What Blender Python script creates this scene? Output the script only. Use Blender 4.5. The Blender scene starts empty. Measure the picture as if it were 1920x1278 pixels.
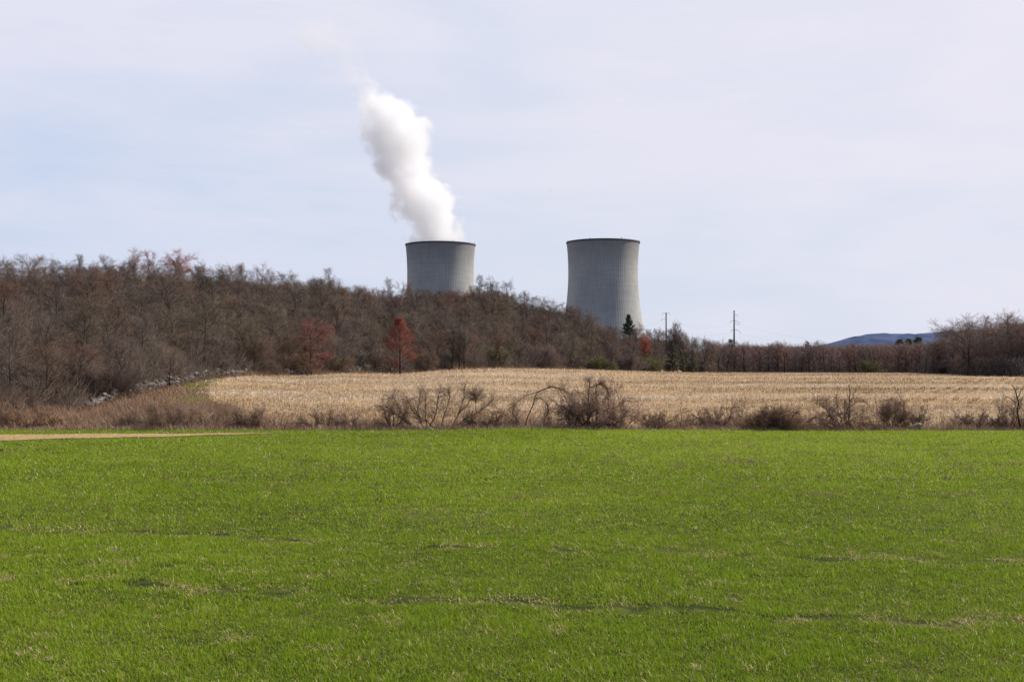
import bpy, math, random
import numpy as np
from mathutils import Vector

rng = np.random.default_rng(7)
random.seed(7)
sc = bpy.context.scene
COL = sc.collection
F = 2133.0          # focal length in photo pixels (1920 wide)
CX = 960.0
HZ = 690.0          # horizon row of the photograph
H = 2.5             # camera height
PI = math.pi

# ------------------------------------------------------------------ helpers
def lin(r, g, b):
    f = lambda c: (c/255.0/12.92) if c/255.0 <= 0.04045 else ((c/255.0+0.055)/1.055)**2.4
    return (f(r), f(g), f(b), 1.0)

def mesh_from(name, verts, tris=None, quads=None, smooth=False, attrs=None):
    """verts Nx3, tris Mx3, quads Kx4 -> mesh datablock; attrs {name: float array per vertex}"""
    me = bpy.data.meshes.new(name)
    verts = np.asarray(verts, dtype=np.float32)
    tris = np.zeros((0, 3), np.int32) if tris is None or len(tris) == 0 else np.asarray(tris, np.int32)
    quads = np.zeros((0, 4), np.int32) if quads is None or len(quads) == 0 else np.asarray(quads, np.int32)
    me.vertices.add(len(verts)); me.vertices.foreach_set('co', verts.ravel())
    loops = np.concatenate([tris.ravel(), quads.ravel()])
    me.loops.add(len(loops)); me.loops.foreach_set('vertex_index', loops)
    nt, nq = len(tris), len(quads)
    me.polygons.add(nt+nq)
    starts = np.concatenate([np.arange(nt)*3, nt*3+np.arange(nq)*4]).astype(np.int32)
    me.polygons.foreach_set('loop_start', starts)
    try:
        totals = np.concatenate([np.full(nt, 3), np.full(nq, 4)]).astype(np.int32)
        me.polygons.foreach_set('loop_total', totals)
    except Exception:
        pass
    if smooth:
        me.polygons.foreach_set('use_smooth', np.ones(nt+nq, dtype=bool))
    for k, a in (attrs or {}).items():
        at = me.attributes.new(k, 'FLOAT', 'POINT')
        at.data.foreach_set('value', np.asarray(a, np.float32))
    me.update(calc_edges=True)
    return me

def link(name, me, mat=None, parent=None, loc=None, rot=None, scale=None):
    o = bpy.data.objects.new(name, me)
    COL.objects.link(o)
    if mat is not None and not me.materials:
        me.materials.append(mat)
    if parent is not None:
        o.parent = parent
    if loc is not None: o.location = loc
    if rot is not None: o.rotation_euler = rot
    if scale is not None: o.scale = scale
    return o

def empty(name, loc, rz=0, s=1):
    o = bpy.data.objects.new(name, None)
    COL.objects.link(o)
    o.empty_display_size = 0.5
    o.location = loc; o.rotation_euler = (0, 0, rz); o.scale = (s, s, s)
    return o

def tag(o, label=None, cat=None, group=None, kind=None):
    for k, v in (('label', label), ('category', cat), ('group', group), ('kind', kind)):
        if v: o[k] = v
    return o

class MB:
    """collects tubes, cones and blobs into one mesh"""
    def __init__(s):
        s.v, s.t, s.q, s.a, s.n = [], [], [], [], 0
    def add(s, v, t=None, q=None, a=0.0):
        v = np.asarray(v, float)
        if t is not None and len(t): s.t.append(np.asarray(t)+s.n)
        if q is not None and len(q): s.q.append(np.asarray(q)+s.n)
        s.v.append(v)
        s.a.append(np.full(len(v), a) if np.isscalar(a) else np.asarray(a, float))
        s.n += len(v)
    def tube(s, pts, rad, n=5, a=0.0, cap=True):
        pts = np.asarray(pts, float); rad = np.broadcast_to(np.asarray(rad, float), (len(pts),))
        d = np.gradient(pts, axis=0) if len(pts) > 1 else np.array([[0, 0, 1.]])
        d /= np.linalg.norm(d, axis=1)[:, None]+1e-9
        ref = np.array([0.31, 0.17, 0.93]) if abs(d[0][2]) < 0.9 else np.array([1., 0.1, 0])
        u = np.cross(d, ref); u /= np.linalg.norm(u, axis=1)[:, None]+1e-9
        w = np.cross(d, u)
        th = np.arange(n)*2*PI/n
        ring = pts[:, None, :] + rad[:, None, None]*(np.cos(th)[None, :, None]*u[:, None, :]+np.sin(th)[None, :, None]*w[:, None, :])
        m = len(pts)
        i = np.arange(m-1)[:, None]*n; j = np.arange(n)[None, :]; k = (j+1) % n
        q = np.stack([i+j, i+k, i+n+k, i+n+j], -1).reshape(-1, 4)
        v = ring.reshape(-1, 3)
        t = None
        if cap:
            v = np.vstack([v, pts[0], pts[-1]])
            c0, c1 = m*n, m*n+1
            jj = np.arange(n); kk = (jj+1) % n
            t = np.vstack([np.stack([np.full(n, c0), kk, jj], -1), np.stack([np.full(n, c1), (m-1)*n+jj, (m-1)*n+kk], -1)])
        s.add(v, t, q, a)
    def cones(s, p0, p1, r, a=1.0):
        """3-sided slivers, vectorised"""
        p0 = np.asarray(p0, float); p1 = np.asarray(p1, float)
        if len(p0) == 0: return
        r = np.broadcast_to(np.asarray(r, float), (len(p0),))
        d = p1-p0; d /= np.linalg.norm(d, axis=1)[:, None]+1e-9
        ref = rng.normal(size=d.shape)
        u = np.cross(d, ref); u /= np.linalg.norm(u, axis=1)[:, None]+1e-9
        w = np.cross(d, u)
        vs = [p0+r[:, None]*(math.cos(x)*u+math.sin(x)*w) for x in (0, 2*PI/3, 4*PI/3)]+[p1]
        v = np.stack(vs, 1).reshape(-1, 3)
        b = np.arange(len(p0))[:, None, None]*4
        t = (b+np.array([[0, 1, 3], [1, 2, 3], [2, 0, 3]])[None]).reshape(-1, 3)
        aa = np.broadcast_to(np.asarray(a, float), (len(p0),))
        s.add(v, t, None, np.repeat(aa, 4))
    def box(s, c, h, rot=0.0, a=0.0):
        c = np.asarray(c, float)
        v = np.array([[x, y, z] for x in (-1, 1) for y in (-1, 1) for z in (-1, 1)], float)*np.asarray(h, float)
        if rot:
            cs, sn = math.cos(rot), math.sin(rot)
            v = np.stack([v[:, 0]*cs-v[:, 1]*sn, v[:, 0]*sn+v[:, 1]*cs, v[:, 2]], -1)
        q = [[0, 1, 3, 2], [4, 6, 7, 5], [0, 4, 5, 1], [2, 3, 7, 6], [0, 2, 6, 4], [1, 5, 7, 3]]
        s.add(v+c, None, q, a)
    def mesh(s, name, smooth=False, attr='tip'):
        v = np.vstack(s.v) if s.v else np.zeros((0, 3))
        t = np.vstack(s.t) if s.t else None
        q = np.vstack(s.q) if s.q else None
        return mesh_from(name, v, t, q, smooth, {attr: np.concatenate(s.a)} if attr and s.a else None)

# ------------------------------------------------------------------ materials
def new_mat(name):
    m = bpy.data.materials.new(name); m.use_nodes = True
    nt = m.node_tree; nt.nodes.clear()
    return m, nt

def N(nt, typ, **kw):
    n = nt.nodes.new(typ)
    for k, v in kw.items():
        if k.startswith('i_'):
            n.inputs[k[2:].replace('_', ' ')].default_value = v
        elif isinstance(v, tuple) and k == 'ins':
            for a, b in v: n.inputs[a].default_value = b
        else: setattr(n, k, v)
    return n

def L(nt, a, b): nt.links.new(a, b)

def ramp(nt, stops, interp='LINEAR'):
    n = nt.nodes.new('ShaderNodeValToRGB')
    cr = n.color_ramp; cr.interpolation = interp
    while len(cr.elements) < len(stops): cr.elements.new(0.5)
    for e, (p, c) in zip(cr.elements, stops):
        e.position = p; e.color = c if len(c) == 4 else (*c, 1)
    return n

def mixc(nt, fac, a, b, blend='MIX'):
    n = nt.nodes.new('ShaderNodeMix'); n.data_type = 'RGBA'; n.blend_type = blend
    for s, v in ((0, fac), (6, a), (7, b)):
        if isinstance(v, bpy.types.NodeSocket): nt.links.new(v, n.inputs[s])
        elif s == 0: n.inputs[0].default_value = v
        else: n.inputs[s].default_value = v if len(v) == 4 else (*v, 1)
    return n.outputs[2]

def math_(nt, op, a, b=None, c=None, clamp=False):
    n = nt.nodes.new('ShaderNodeMath'); n.operation = op; n.use_clamp = clamp
    for i, v in enumerate((a, b, c)):
        if v is None: continue
        if isinstance(v, bpy.types.NodeSocket): nt.links.new(v, n.inputs[i])
        else: n.inputs[i].default_value = v
    return n.outputs[0]

def noise(nt, scale, detail=4, rough=0.55, vec=None, dist=0.0):
    n = nt.nodes.new('ShaderNodeTexNoise')
    n.inputs['Scale'].default_value = scale; n.inputs['Detail'].default_value = detail
    n.inputs['Roughness'].default_value = rough; n.inputs['Distortion'].default_value = dist
    if vec is not None: nt.links.new(vec, n.inputs['Vector'])
    return n.outputs['Fac']

def finish(nt, color, rough=0.9, spec=0.15, bump=None, bump_d=0.05, transl=None):
    p = nt.nodes.new('ShaderNodeBsdfPrincipled')
    p.inputs['Roughness'].default_value = rough
    p.inputs['Specular IOR Level'].default_value = spec
    if isinstance(color, bpy.types.NodeSocket): nt.links.new(color, p.inputs['Base Color'])
    else: p.inputs['Base Color'].default_value = color if len(color) == 4 else (*color, 1)
    if bump is not None:
        b = nt.nodes.new('ShaderNodeBump'); b.inputs['Distance'].default_value = bump_d
        nt.links.new(bump, b.inputs['Height']); nt.links.new(b.outputs[0], p.inputs['Normal'])
    out = nt.nodes.new('ShaderNodeOutputMaterial')
    sh = p.outputs[0]
    if transl:
        t = nt.nodes.new('ShaderNodeBsdfTranslucent')
        if isinstance(color, bpy.types.NodeSocket): nt.links.new(color, t.inputs[0])
        m = nt.nodes.new('ShaderNodeMixShader'); m.inputs[0].default_value = transl
        nt.links.new(sh, m.inputs[1]); nt.links.new(t.outputs[0], m.inputs[2]); sh = m.outputs[0]
    nt.links.new(sh, out.inputs['Surface'])

def attr(nt, name):
    n = nt.nodes.new('ShaderNodeAttribute'); n.attribute_name = name
    return n.outputs['Fac']

def mat_bark():
    m, nt = new_mat('bark')
    tc = N(nt, 'ShaderNodeTexCoord')
    oi = N(nt, 'ShaderNodeObjectInfo')
    n1 = noise(nt, 6, 4, 0.6, tc.outputs['Object'])
    r = ramp(nt, [(0.3, (0.030, 0.024, 0.020)), (0.7, (0.095, 0.080, 0.068))])
    L(nt, n1, r.inputs[0])
    c = mixc(nt, 1.0, r.outputs[0], oi.outputs['Color'], 'MULTIPLY')
    finish(nt, c, 0.95, 0.1)
    return m

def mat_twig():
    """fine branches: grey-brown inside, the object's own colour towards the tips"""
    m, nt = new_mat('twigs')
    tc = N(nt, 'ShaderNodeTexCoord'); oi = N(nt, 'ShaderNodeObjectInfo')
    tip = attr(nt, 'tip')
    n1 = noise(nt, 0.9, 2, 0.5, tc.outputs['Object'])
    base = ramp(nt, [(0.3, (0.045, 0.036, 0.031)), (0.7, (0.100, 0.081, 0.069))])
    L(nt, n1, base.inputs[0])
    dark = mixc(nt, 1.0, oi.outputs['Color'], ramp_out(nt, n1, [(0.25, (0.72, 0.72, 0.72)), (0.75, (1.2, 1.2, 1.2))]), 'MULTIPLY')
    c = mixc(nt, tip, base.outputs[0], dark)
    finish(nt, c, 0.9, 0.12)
    return m

def ramp_out(nt, fac, stops):
    r = ramp(nt, stops); nt.links.new(fac, r.inputs[0]); return r.outputs[0]

BARK = mat_bark(); TWIG = mat_twig()

def mat_needles():
    m, nt = new_mat('needles')
    tc = N(nt, 'ShaderNodeTexCoord'); oi = N(nt, 'ShaderNodeObjectInfo')
    n1 = noise(nt, 1.2, 3, 0.6, tc.outputs['Object'])
    c = mixc(nt, 1.0, ramp_out(nt, n1, [(0.3, (0.55, 0.55, 0.55)), (0.75, (1.4, 1.4, 1.4))]), oi.outputs['Color'], 'MULTIPLY')
    finish(nt, c, 0.7, 0.25, transl=0.15)
    return m
NEEDLE = mat_needles()

# ------------------------------------------------------------------ the lie of the land
def tab(rows):
    a = np.array(rows, float); return a[:, 0], a[:, 1], a[:, 2]
# photo column, distance of the hill's foot (or of the far edge of the stubble), photo row of the ground there
_b = tab([(-400, 60, 785), (0, 62, 786), (100, 64, 783), (160, 68, 775), (250, 86, 740), (320, 110, 726), (400, 135, 711), (460, 160, 704),
          (560, 185, 705), (640, 205, 700), (750, 226, 701), (850, 250, 693), (940, 270, 691), (1040, 305, 692), (1130, 340, 694), (1240, 405, 697),
          (1300, 450, 697.5), (1345, 490, 698), (1700, 480, 699), (1760, 410, 701), (1830, 330, 705), (1920, 300, 707), (2400, 300, 707)])
_c = tab([(-400, 300, 551), (0, 300, 548), (100, 305, 546), (200, 320, 543), (350, 330, 541), (500, 340, 549), (620, 360, 553), (700, 370, 570), (830, 390, 573),
          (920, 400, 561), (1000, 410, 592), (1060, 420, 600), (1100, 430, 614), (1160, 440, 646), (1210, 450, 652), (1265, 458, 650), (1310, 474, 673),
          (1345, 510, 692), (1400, 560, 697), (1700, 560, 697), (1760, 500, 699), (1920, 420, 702), (2400, 420, 702)])
def zrow(D, row): return H-(row-HZ)/F*D
def base_of(px): return np.interp(px, _b[0], _b[1]), np.interp(px, _b[0], zrow(_b[1], _b[2]))
def crest_of(px): return np.interp(px, _c[0], _c[1]), np.interp(px, _c[0], zrow(_c[1], _c[2]))
def sstep(t): t = np.clip(t, 0, 1); return t*t*(3-2*t)
def bumps(x, y):
    return (np.sin(x*0.31+1.3)*np.cos(y*0.23)+np.sin(x*0.13-y*0.17+0.4))
def zfun(x, y):
    x = np.asarray(x, float); y = np.asarray(y, float)
    ys = np.maximum(y, 4.0)
    px = np.clip(CX+F*x/ys, -400, 2400)
    bd, bz = base_of(px); cd, cz = crest_of(px)
    z = np.where(y < 47, 0.0, bz*sstep((y-47)/(bd-47)))
    # slightly uneven green field edge
    z = z+np.where(y < 60, 0.05*np.exp(-((y-45.5)/4)**2)*(np.exp(-((x-0.6)/3.0)**2)*1.6-0.3*(x > 9)), 0)
    t = np.clip((y-bd)/(cd-bd), 0, 1)
    hill = bz+(cz-bz)*(t**1.15*(1-0.25*t)/(0.75))+0.35*bumps(x, y)*np.minimum(1, t*5)*np.minimum(1, np.abs(cz-bz)/6)
    z = np.where(y > bd, hill, z)
    u = sstep((y-cd)/160.0)
    z = np.where(y > cd, cz*(1-u)+0.0*u, z)
    z = z-25.0*sstep((y-760)/200.0)
    return z
def at(px, D):
    x = (px-CX)/F*D
    return float(x), float(D), float(zfun(x, D))

# ------------------------------------------------------------------ ground sheets
pxs = np.concatenate([np.linspace(-2600, -420, 30), np.arange(-400, 2400, 8), np.linspace(2420, 4600, 30)])
def ds_range(a, b, r): return np.exp(np.linspace(math.log(a), math.log(b), int(math.log(b/a)/r)+2))
Ds = np.concatenate([ds_range(1.2, 46.0, 0.03), ds_range(46.0, 600, 0.018)[1:], ds_range(600, 1500, 0.05)[1:]])
PX, DD = np.meshgrid(pxs, Ds)
XX = (PX-CX)/F*DD; YY = DD
ZZ = zfun(XX, YY)
gv = np.stack([XX, YY, ZZ], -1)
nr, nc = PX.shape
idx = np.arange(nr*nc).reshape(nr, nc)
quads = np.stack([idx[:-1, :-1], idx[:-1, 1:], idx[1:, 1:], idx[1:, :-1]], -1)
pcx = (PX[:-1, :-1]+PX[1:, 1:])/2; pcd = (DD[:-1, :-1]+DD[1:, 1:])/2
bdc = base_of(np.clip(pcx, -400, 2400))[0]
def left_edge(D):   # photo column of the stubble's left edge at distance D
    return np.interp(D, [46, 50, 60, 80, 100, 140, 165, 200], [560, 500, 440, 395, 385, 420, 470, 470])
green = pcd < 45.6
corn = (~green) & (pcd > 47.5) & (pcd < bdc) & (pcx > left_edge(pcd)) & (pcx < 2400)
verge = (~green) & (~corn) & (pcd < bdc)
hillm = (~green) & (~corn) & (~verge)
def sub(name, mask):
    q = quads[mask]
    u, inv = np.unique(q.ravel(), return_inverse=True)
    return mesh_from(name, gv.reshape(-1, 3)[u], None, inv.reshape(-1, 4), True)

def mat_green():
    m, nt = new_mat('green_field_soil')
    g = N(nt, 'ShaderNodeNewGeometry')
    n1 = noise(nt, 3.0, 6, 0.65, g.outputs['Position'])
    n2 = noise(nt, 0.35, 3, 0.5, g.outputs['Position'])
    c1 = ramp_out(nt, n1, [(0.3, (0.012, 0.012, 0.004)), (0.5, (0.042, 0.052, 0.010)), (0.75, (0.10, 0.115, 0.025))])
    c2 = mixc(nt, ramp_out(nt, n2, [(0.45, (0, 0, 0)), (0.7, (.55, .55, .55))]), c1, (0.10, 0.085, 0.04))
    finish(nt, c2, 0.95, 0.05, n1, 0.03)
    return m
def mat_corn():
    m, nt = new_mat('corn_stubble_soil')
    g = N(nt, 'ShaderNodeNewGeometry')
    # rows run away to the right: rotate and squash
    mp = N(nt, 'ShaderNodeMapping'); mp.inputs['Rotation'].default_value = (0, 0, math.radians(20)); mp.inputs['Scale'].default_value = (1, 0.22, 1)
    L(nt, g.outputs['Position'], mp.inputs[0])
    n1 = noise(nt, 3.2, 5, 0.7, mp.outputs[0])
    mpb = N(nt, 'ShaderNodeMapping'); mpb.inputs['Scale'].default_value = (.3, 1, 1); L(nt, g.outputs['Position'], mpb.inputs[0])
    n2 = noise(nt, 0.06, 5, 0.6, mpb.outputs[0])
    n3 = noise(nt, 0.5, 4, 0.6, g.outputs['Position'])
    c1 = ramp_out(nt, n1, [(0.30, (0.12, 0.075, 0.040)), (0.5, (0.30, 0.20, 0.11)), (0.68, (0.62, 0.50, 0.33))])
    c2 = mixc(nt, ramp_out(nt, n2, [(0.42, (0, 0, 0)), (0.62, (0.75, 0.75, 0.75))]), c1, (0.40, 0.25, 0.11))
    c3 = mixc(nt, ramp_out(nt, n3, [(0.55, (0, 0, 0)), (0.8, (0.45, 0.45, 0.45))]), c2, (0.19, 0.16, 0.06))
    finish(nt, c3, 0.95, 0.05, n1, 0.12)
    return m
def mat_verge():
    m, nt = new_mat('dry_verge')
    g = N(nt, 'ShaderNodeNewGeometry')
    n1 = noise(nt, 1.6, 6, 0.7, g.outputs['Position'])
    n2 = noise(nt, 0.16, 4, 0.55, g.outputs['Position'])
    c1 = ramp_out(nt, n1, [(0.3, (0.055, 0.032, 0.018)), (0.5, (0.14, 0.08, 0.042)), (0.72, (0.27, 0.18, 0.10))])
    c2 = mixc(nt, ramp_out(nt, n2, [(0.5, (0, 0, 0)), (0.68, (0.8, 0.8, 0.8))]), c1, (0.11, 0.115, 0.03))
    finish(nt, c2, 0.95, 0.05, n1, 0.1)
    return m
def mat_hill():
    m, nt = new_mat('forest_floor')
    g = N(nt, 'ShaderNodeNewGeometry')
    n1 = noise(nt, 0.9, 6, 0.7, g.outputs['Position'])
    n2 = noise(nt, 0.06, 4, 0.55, g.outputs['Position'])
    c1 = ramp_out(nt, n1, [(0.3, (0.028, 0.019, 0.013)), (0.52, (0.065, 0.042, 0.026)), (0.75, (0.12, 0.078, 0.047))])
    c2 = mixc(nt, ramp_out(nt, n2, [(0.48, (0, 0, 0)), (0.66, (0.7, 0.7, 0.7))]), c1, (0.105, 0.058, 0.027))
    finish(nt, c2, 0.95, 0.05, n1, 0.3)
    return m
for nm, mk, mt in (('green_field', green, mat_green()), ('stubble_field', corn, mat_corn()), ('field_margin', verge, mat_verge()), ('hillside', hillm, mat_hill())):
    tag(link(nm, sub(nm, mk), mt), kind='structure')
# the wide ground beneath, out to the horizon
th = np.linspace(0, 2*PI, 65)[:-1]
rr = np.array([0.01, 60, 400, 1500, 5000, 14000.0])
vv = np.array([[r*math.cos(a), r*math.sin(a), -26.0 if r > 1000 else -26.0] for r in rr for a in th])
qq = [[i*64+j, i*64+(j+1) % 64, (i+1)*64+(j+1) % 64, (i+1)*64+j] for i in range(5) for j in range(64)]
tag(link('ground', mesh_from('ground', vv, None, qq), mat_hill()), kind='structure')
# ground behind the camera and at its feet
vv, qq = [], []
gx = np.linspace(-60, 60, 31); gy = np.concatenate([np.linspace(-60, 0, 16), np.linspace(1.5, 12, 8)])
for y in gy:
    for x in gx: vv.append((x, y, -0.006))
for i in range(len(gy)-1):
    for j in range(30): qq.append([i*31+j, i*31+j+1, (i+1)*31+j+1, (i+1)*31+j])
tag(link('lawn', mesh_from('lawn', vv, None, qq), bpy.data.materials['green_field_soil']), kind='structure')

# straw-coloured track along the far left edge of the green field
def mat_track():
    m, nt = new_mat('straw_track')
    g = N(nt, 'ShaderNodeNewGeometry')
    n1 = noise(nt, 5, 5, 0.7, g.outputs['Position'])
    c = ramp_out(nt, n1, [(0.3, (0.17, 0.11, 0.05)), (0.5, (0.38, 0.255, 0.125)), (0.7, (0.56, 0.41, 0.23))])
    finish(nt, c, 0.95, 0.05, n1, 0.05)
    return m
def track_d(x):   # near and far distance of the track at world x
    near = np.interp(x, [-30, -18, -13, -9, 30], [37.4, 39.2, 41.6, 43.6, 43.6])
    far = np.interp(x, [-30, -18, -13, -9, 30], [42.6, 43.0, 43.5, 43.8, 43.6])
    wv = .35*np.sin(x*1.1)+.25*np.sin(x*2.7+1)
    near = near+wv*.6; far = np.maximum(near, far+wv*.4)
    return near, far
vv, qq = [], []
tx = np.linspace(-30, -9.1, 160)
for x in tx:
    a, b = track_d(x)
    for t in (0, .33, .66, 1):
        y = a+(b-a)*t; vv.append((x, y, float(zfun(x, y))+0.012))
for i in range(len(tx)-1):
    for j in range(3): qq.append([i*4+j, (i+1)*4+j, (i+1)*4+j+1, i*4+j+1])
tag(link('farm_track', mesh_from('farm_track', vv, None, qq), mat_track()), kind='structure')

# ------------------------------------------------------------------ grass blades (one uncountable mass)
def ribbons(name, pos, h, w, az, lean, curl, tone, mat):
    """three-section blades; arrays of length n"""
    n = len(pos)
    dx, dy = np.cos(az), np.sin(az)
    sx, sy = -dy, dx
    V = np.zeros((n, 5, 3), np.float32)
    for k, (t, ws) in enumerate(((0.0, 1.0), (0.55, 0.8), (1.0, 0.0))):
        off = h*t*np.sin(lean)+h*curl*t*t
        zz = h*t*np.cos(lean)-h*curl*0.45*t*t
        c = np.stack([pos[:, 0]+dx*off, pos[:, 1]+dy*off, pos[:, 2]+np.maximum(zz, 0.004)], -1)
        s = np.stack([sx, sy, np.zeros(n)], -1)*(w*ws*0.5)[:, None]
        if k < 2:
            V[:, 2*k] = c-s; V[:, 2*k+1] = c+s
        else: V[:, 4] = c
    b = (np.arange(n)*5)[:, None]
    tris = np.concatenate([b+np.array([[0, 1, 3]]), b+np.array([[0, 3, 2]]), b+np.array([[2, 3, 4]])], 0)
    return mesh_from(name, V.reshape(-1, 3), tris, None, False, {'tone': np.repeat(tone, 5)})

def vnoise(x, y, s, seed=0):
    """smooth value noise 0..1"""
    r = np.random.default_rng(seed); T = r.random((256, 256))
    X = x/s; Y = y/s
    i = np.floor(X).astype(int); j = np.floor(Y).astype(int)
    fx = X-i; fy = Y-j; fx = fx*fx*(3-2*fx); fy = fy*fy*(3-2*fy)
    g = lambda a, b: T[a % 256, b % 256]
    return (g(i, j)*(1-fx)+g(i+1, j)*fx)*(1-fy)+(g(i, j+1)*(1-fx)+g(i+1, j+1)*fx)*fy

def fan_points(n, d0, d1, p0=-70, p1=1990):
    D = np.sqrt(rng.random(n)*(d1*d1-d0*d0)+d0*d0)
    px = p0+rng.random(n)*(p1-p0)
    x = (px-CX)/F*D
    return x, D

def gap_lines(x, y):
    """old drill gaps that cross the field: distance in metres to the nearest"""
    l1 = np.interp(x, [-12, -8, 0, 6.4, 9], [18.9, 17.8, 15.7, 14.6, 14.1])
    l2 = np.interp(x, [-9, -6, 1.85, 4.9, 8], [14.4, 13.5, 11.6, 11.1, 10.6])
    l3 = np.interp(x, [-12, -7, -2.2, 0, 3], [16.4, 15.0, 13.6, 13.2, 12.6])
    wob = 0.5*(vnoise(x, x*0+1, .7, 91)-.5)+.35*(vnoise(x, x*0+1, .22, 92)-.5)+rng.normal(0, .05, len(x))
    d = np.minimum(np.abs(y-l1-wob), np.abs(y-l2-wob))
    d3 = np.where((x < -1.0), np.abs(y-l3-wob)+0.1, 9)
    return np.minimum(d, d3)

def mat_grass():
    m, nt = new_mat('wheat_grass')
    t = attr(nt, 'tone')
    c = ramp_out(nt, t, [(0.0, (0.034, 0.060, 0.004)), (0.3, (0.172, 0.258, 0.013)), (0.6, (0.312, 0.420, 0.022)), (0.84, (0.46, 0.54, 0.07)),
                         (0.88, (0.30, 0.24, 0.09)), (0.94, (0.56, 0.42, 0.21)), (1.0, (0.78, 0.62, 0.38))])
    finish(nt, c, 0.7, 0.12, transl=0.4)
    return m
P, Hh, W, AZ, LE, CU, TO = [], [], [], [], [], [], []
for (d0, d1, dens, wmul) in ((7.6, 12, 4600, 1.0), (12, 17, 2900, 1.15), (17, 25, 1150, 1.6), (25, 36, 600, 2.4), (36, 45.8, 420, 3.2)):
    area = 0.5*(d1*d1-d0*d0)*(2060/F)
    n = int(area*dens)
    x, y = fan_points(n, d0, d1)
    patch = vnoise(x, y, 0.55, 1)*0.55+vnoise(x, y, 2.2, 2)*0.45
    big = vnoise(x, y*0.45, 5.0, 3)
    gl = gap_lines(x, y)
    bare = np.exp(-(gl/(0.04+.34*vnoise(x, y*0+7, .24, 6)**1.6))**4)*(vnoise(x, y, 0.45, 5) > 0.40)
    clump = vnoise(x, y, 0.16, 8)
    a, b = track_d(x)
    keep = (rng.random(n) > bare*0.97) & (rng.random(n) < 0.62+0.5*clump) & ~((y > a) & (y < b) & (x < -9.1) & (rng.random(n) < .55))
    x, y, patch, big, gl, clump = (q[keep] for q in (x, y, patch, big, gl, clump))
    n = len(x)
    h = (0.030+0.030*rng.random(n))*(0.7+0.6*patch)*(0.7+0.6*clump)*(1+.4*np.clip((y-13)/20, 0, 1))
    w = (0.0042+0.0028*rng.random(n))*wmul
    tone = 0.14+0.42*rng.random(n)+0.14*(big-0.5)+0.14*(patch-0.5)+0.10*np.clip((y-13)/22, 0, 1)+0.09+0.004*np.clip(x, -10, 12)
    tone = np.clip(tone, 0.02, 0.83)
    dry = rng.random(n) < (0.050+0.24*(vnoise(x, y, 0.22, 11) > 0.82)+0.40*np.exp(-(gl/0.26)**2)*(vnoise(x, y, 0.4, 12) > 0.55)
                           +0.02*np.clip((y-20)/15, 0, 1))
    tone = np.where(dry, 0.87+0.13*rng.random(n), tone)
    h = np.where(dry, h*1.25, h)
    ta, tb = track_d(x)
    ont = (x < -9.1) & (y > ta) & (y < tb)
    tone = np.where(ont & (rng.random(n) < .7), .86+.14*rng.random(n), tone)
    h = h*np.where(x < -8.8, np.where(ont, .5, np.where(y < ta, 1-.75*sstep(1-(ta-y)/2.2), 1)), 1)
    lean = np.abs(rng.normal(0, 0.42, n)); lean = np.where(dry, 0.5+0.9*rng.random(n), lean)
    P.append(np.stack([x, y, zfun(x, y)], -1)); Hh.append(h); W.append(w*np.where(dry, 1.35, 1)); AZ.append(rng.random(n)*2*PI); LE.append(lean)
    CU.append(0.05+0.35*rng.random(n)); TO.append(tone)
cat = np.concatenate
tag(link('grass', ribbons('grass', cat(P), cat(Hh), cat(W), cat(AZ), cat(LE), cat(CU), cat(TO), None), mat_grass()), kind='stuff')

# dead weed stalks scattered in the far half of the green field
def mat_dead():
    m, nt = new_mat('dead_stalks')
    t = attr(nt, 'tone')
    c = ramp_out(nt, t, [(0.0, (0.07, 0.043, 0.027)), (0.35, (0.19, 0.112, 0.066)), (0.6, (0.31, 0.195, 0.125)), (0.8, (0.41, 0.29, 0.205)), (1.0, (0.60, 0.48, 0.34))])
    finish(nt, c, 0.85, 0.1, transl=0.15)
    return m
DEAD = mat_dead()
xs, ys = [], []
for _ in range(520):
    cx_, cy_ = fan_points(1, 19, 43)
    if vnoise(cx_, cy_, 6, 21)[0] < 0.40: continue
    k = random.randint(5, 22)
    xs.append(cx_+rng.normal(0, 0.28, k)); ys.append(cy_+rng.normal(0, 0.10, k))
x = cat(xs); y = cat(ys); n = len(x)
tag(link('dead_weeds', ribbons('dead_weeds', np.stack([x, y, zfun(x, y)], -1), 0.10+0.11*rng.random(n), 0.010+0.010*rng.random(n)+.0004*y, rng.normal(0.1, 0.5, n), 0.75+0.5*rng.random(n),
     0.2*rng.random(n), 0.15+0.5*rng.random(n), None), DEAD), kind='stuff')

# dry grass along the hedgerow, in the left meadow and on the field edges
P, Hh, W, AZ, LE, CU, TO = [], [], [], [], [], [], []
def drygrass(x, y, h0, h1, w, t0, t1, patchy=0.0):
    n = len(x)
    k = np.ones(n, bool) if not patchy else vnoise(x, y, 1.3, 31) > patchy
    x, y = x[k], y[k]; n = len(x)
    v = vnoise(x, y, 2.0, 33)
    P.append(np.stack([x, y, zfun(x, y)], -1)); Hh.append((h0+(h1-h0)*rng.random(n))*(0.5+v)); W.append(w*(0.7+0.6*rng.random(n)))
    AZ.append(rng.random(n)*2*PI); LE.append(np.abs(rng.normal(0, 0.45, n))); CU.append(0.1+0.6*rng.random(n)); TO.append(np.clip(t0+(t1-t0)*rng.random(n)+0.3*(vnoise(x, y, 1.1, 34)-0.5), 0, 1))
x, y = fan_points(26000, 45.3, 47.6, -120, 2050); drygrass(x, y, 0.10, 0.30, 0.012, 0.4, 0.95)
x, y = fan_points(22000, 46.6, 49.5, -120, 2050); drygrass(x, y, 0.25, 0.75, 0.013, 0.3, 0.9, 0.25)
x, y = fan_points(26000, 48, 68, -120, 520); k = (CX+F*x/y) < left_edge(y)+rng.normal(0, 15, len(x)); drygrass(x[k], y[k], 0.3, 0.75, 0.016, 0.3, 0.75)
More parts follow.
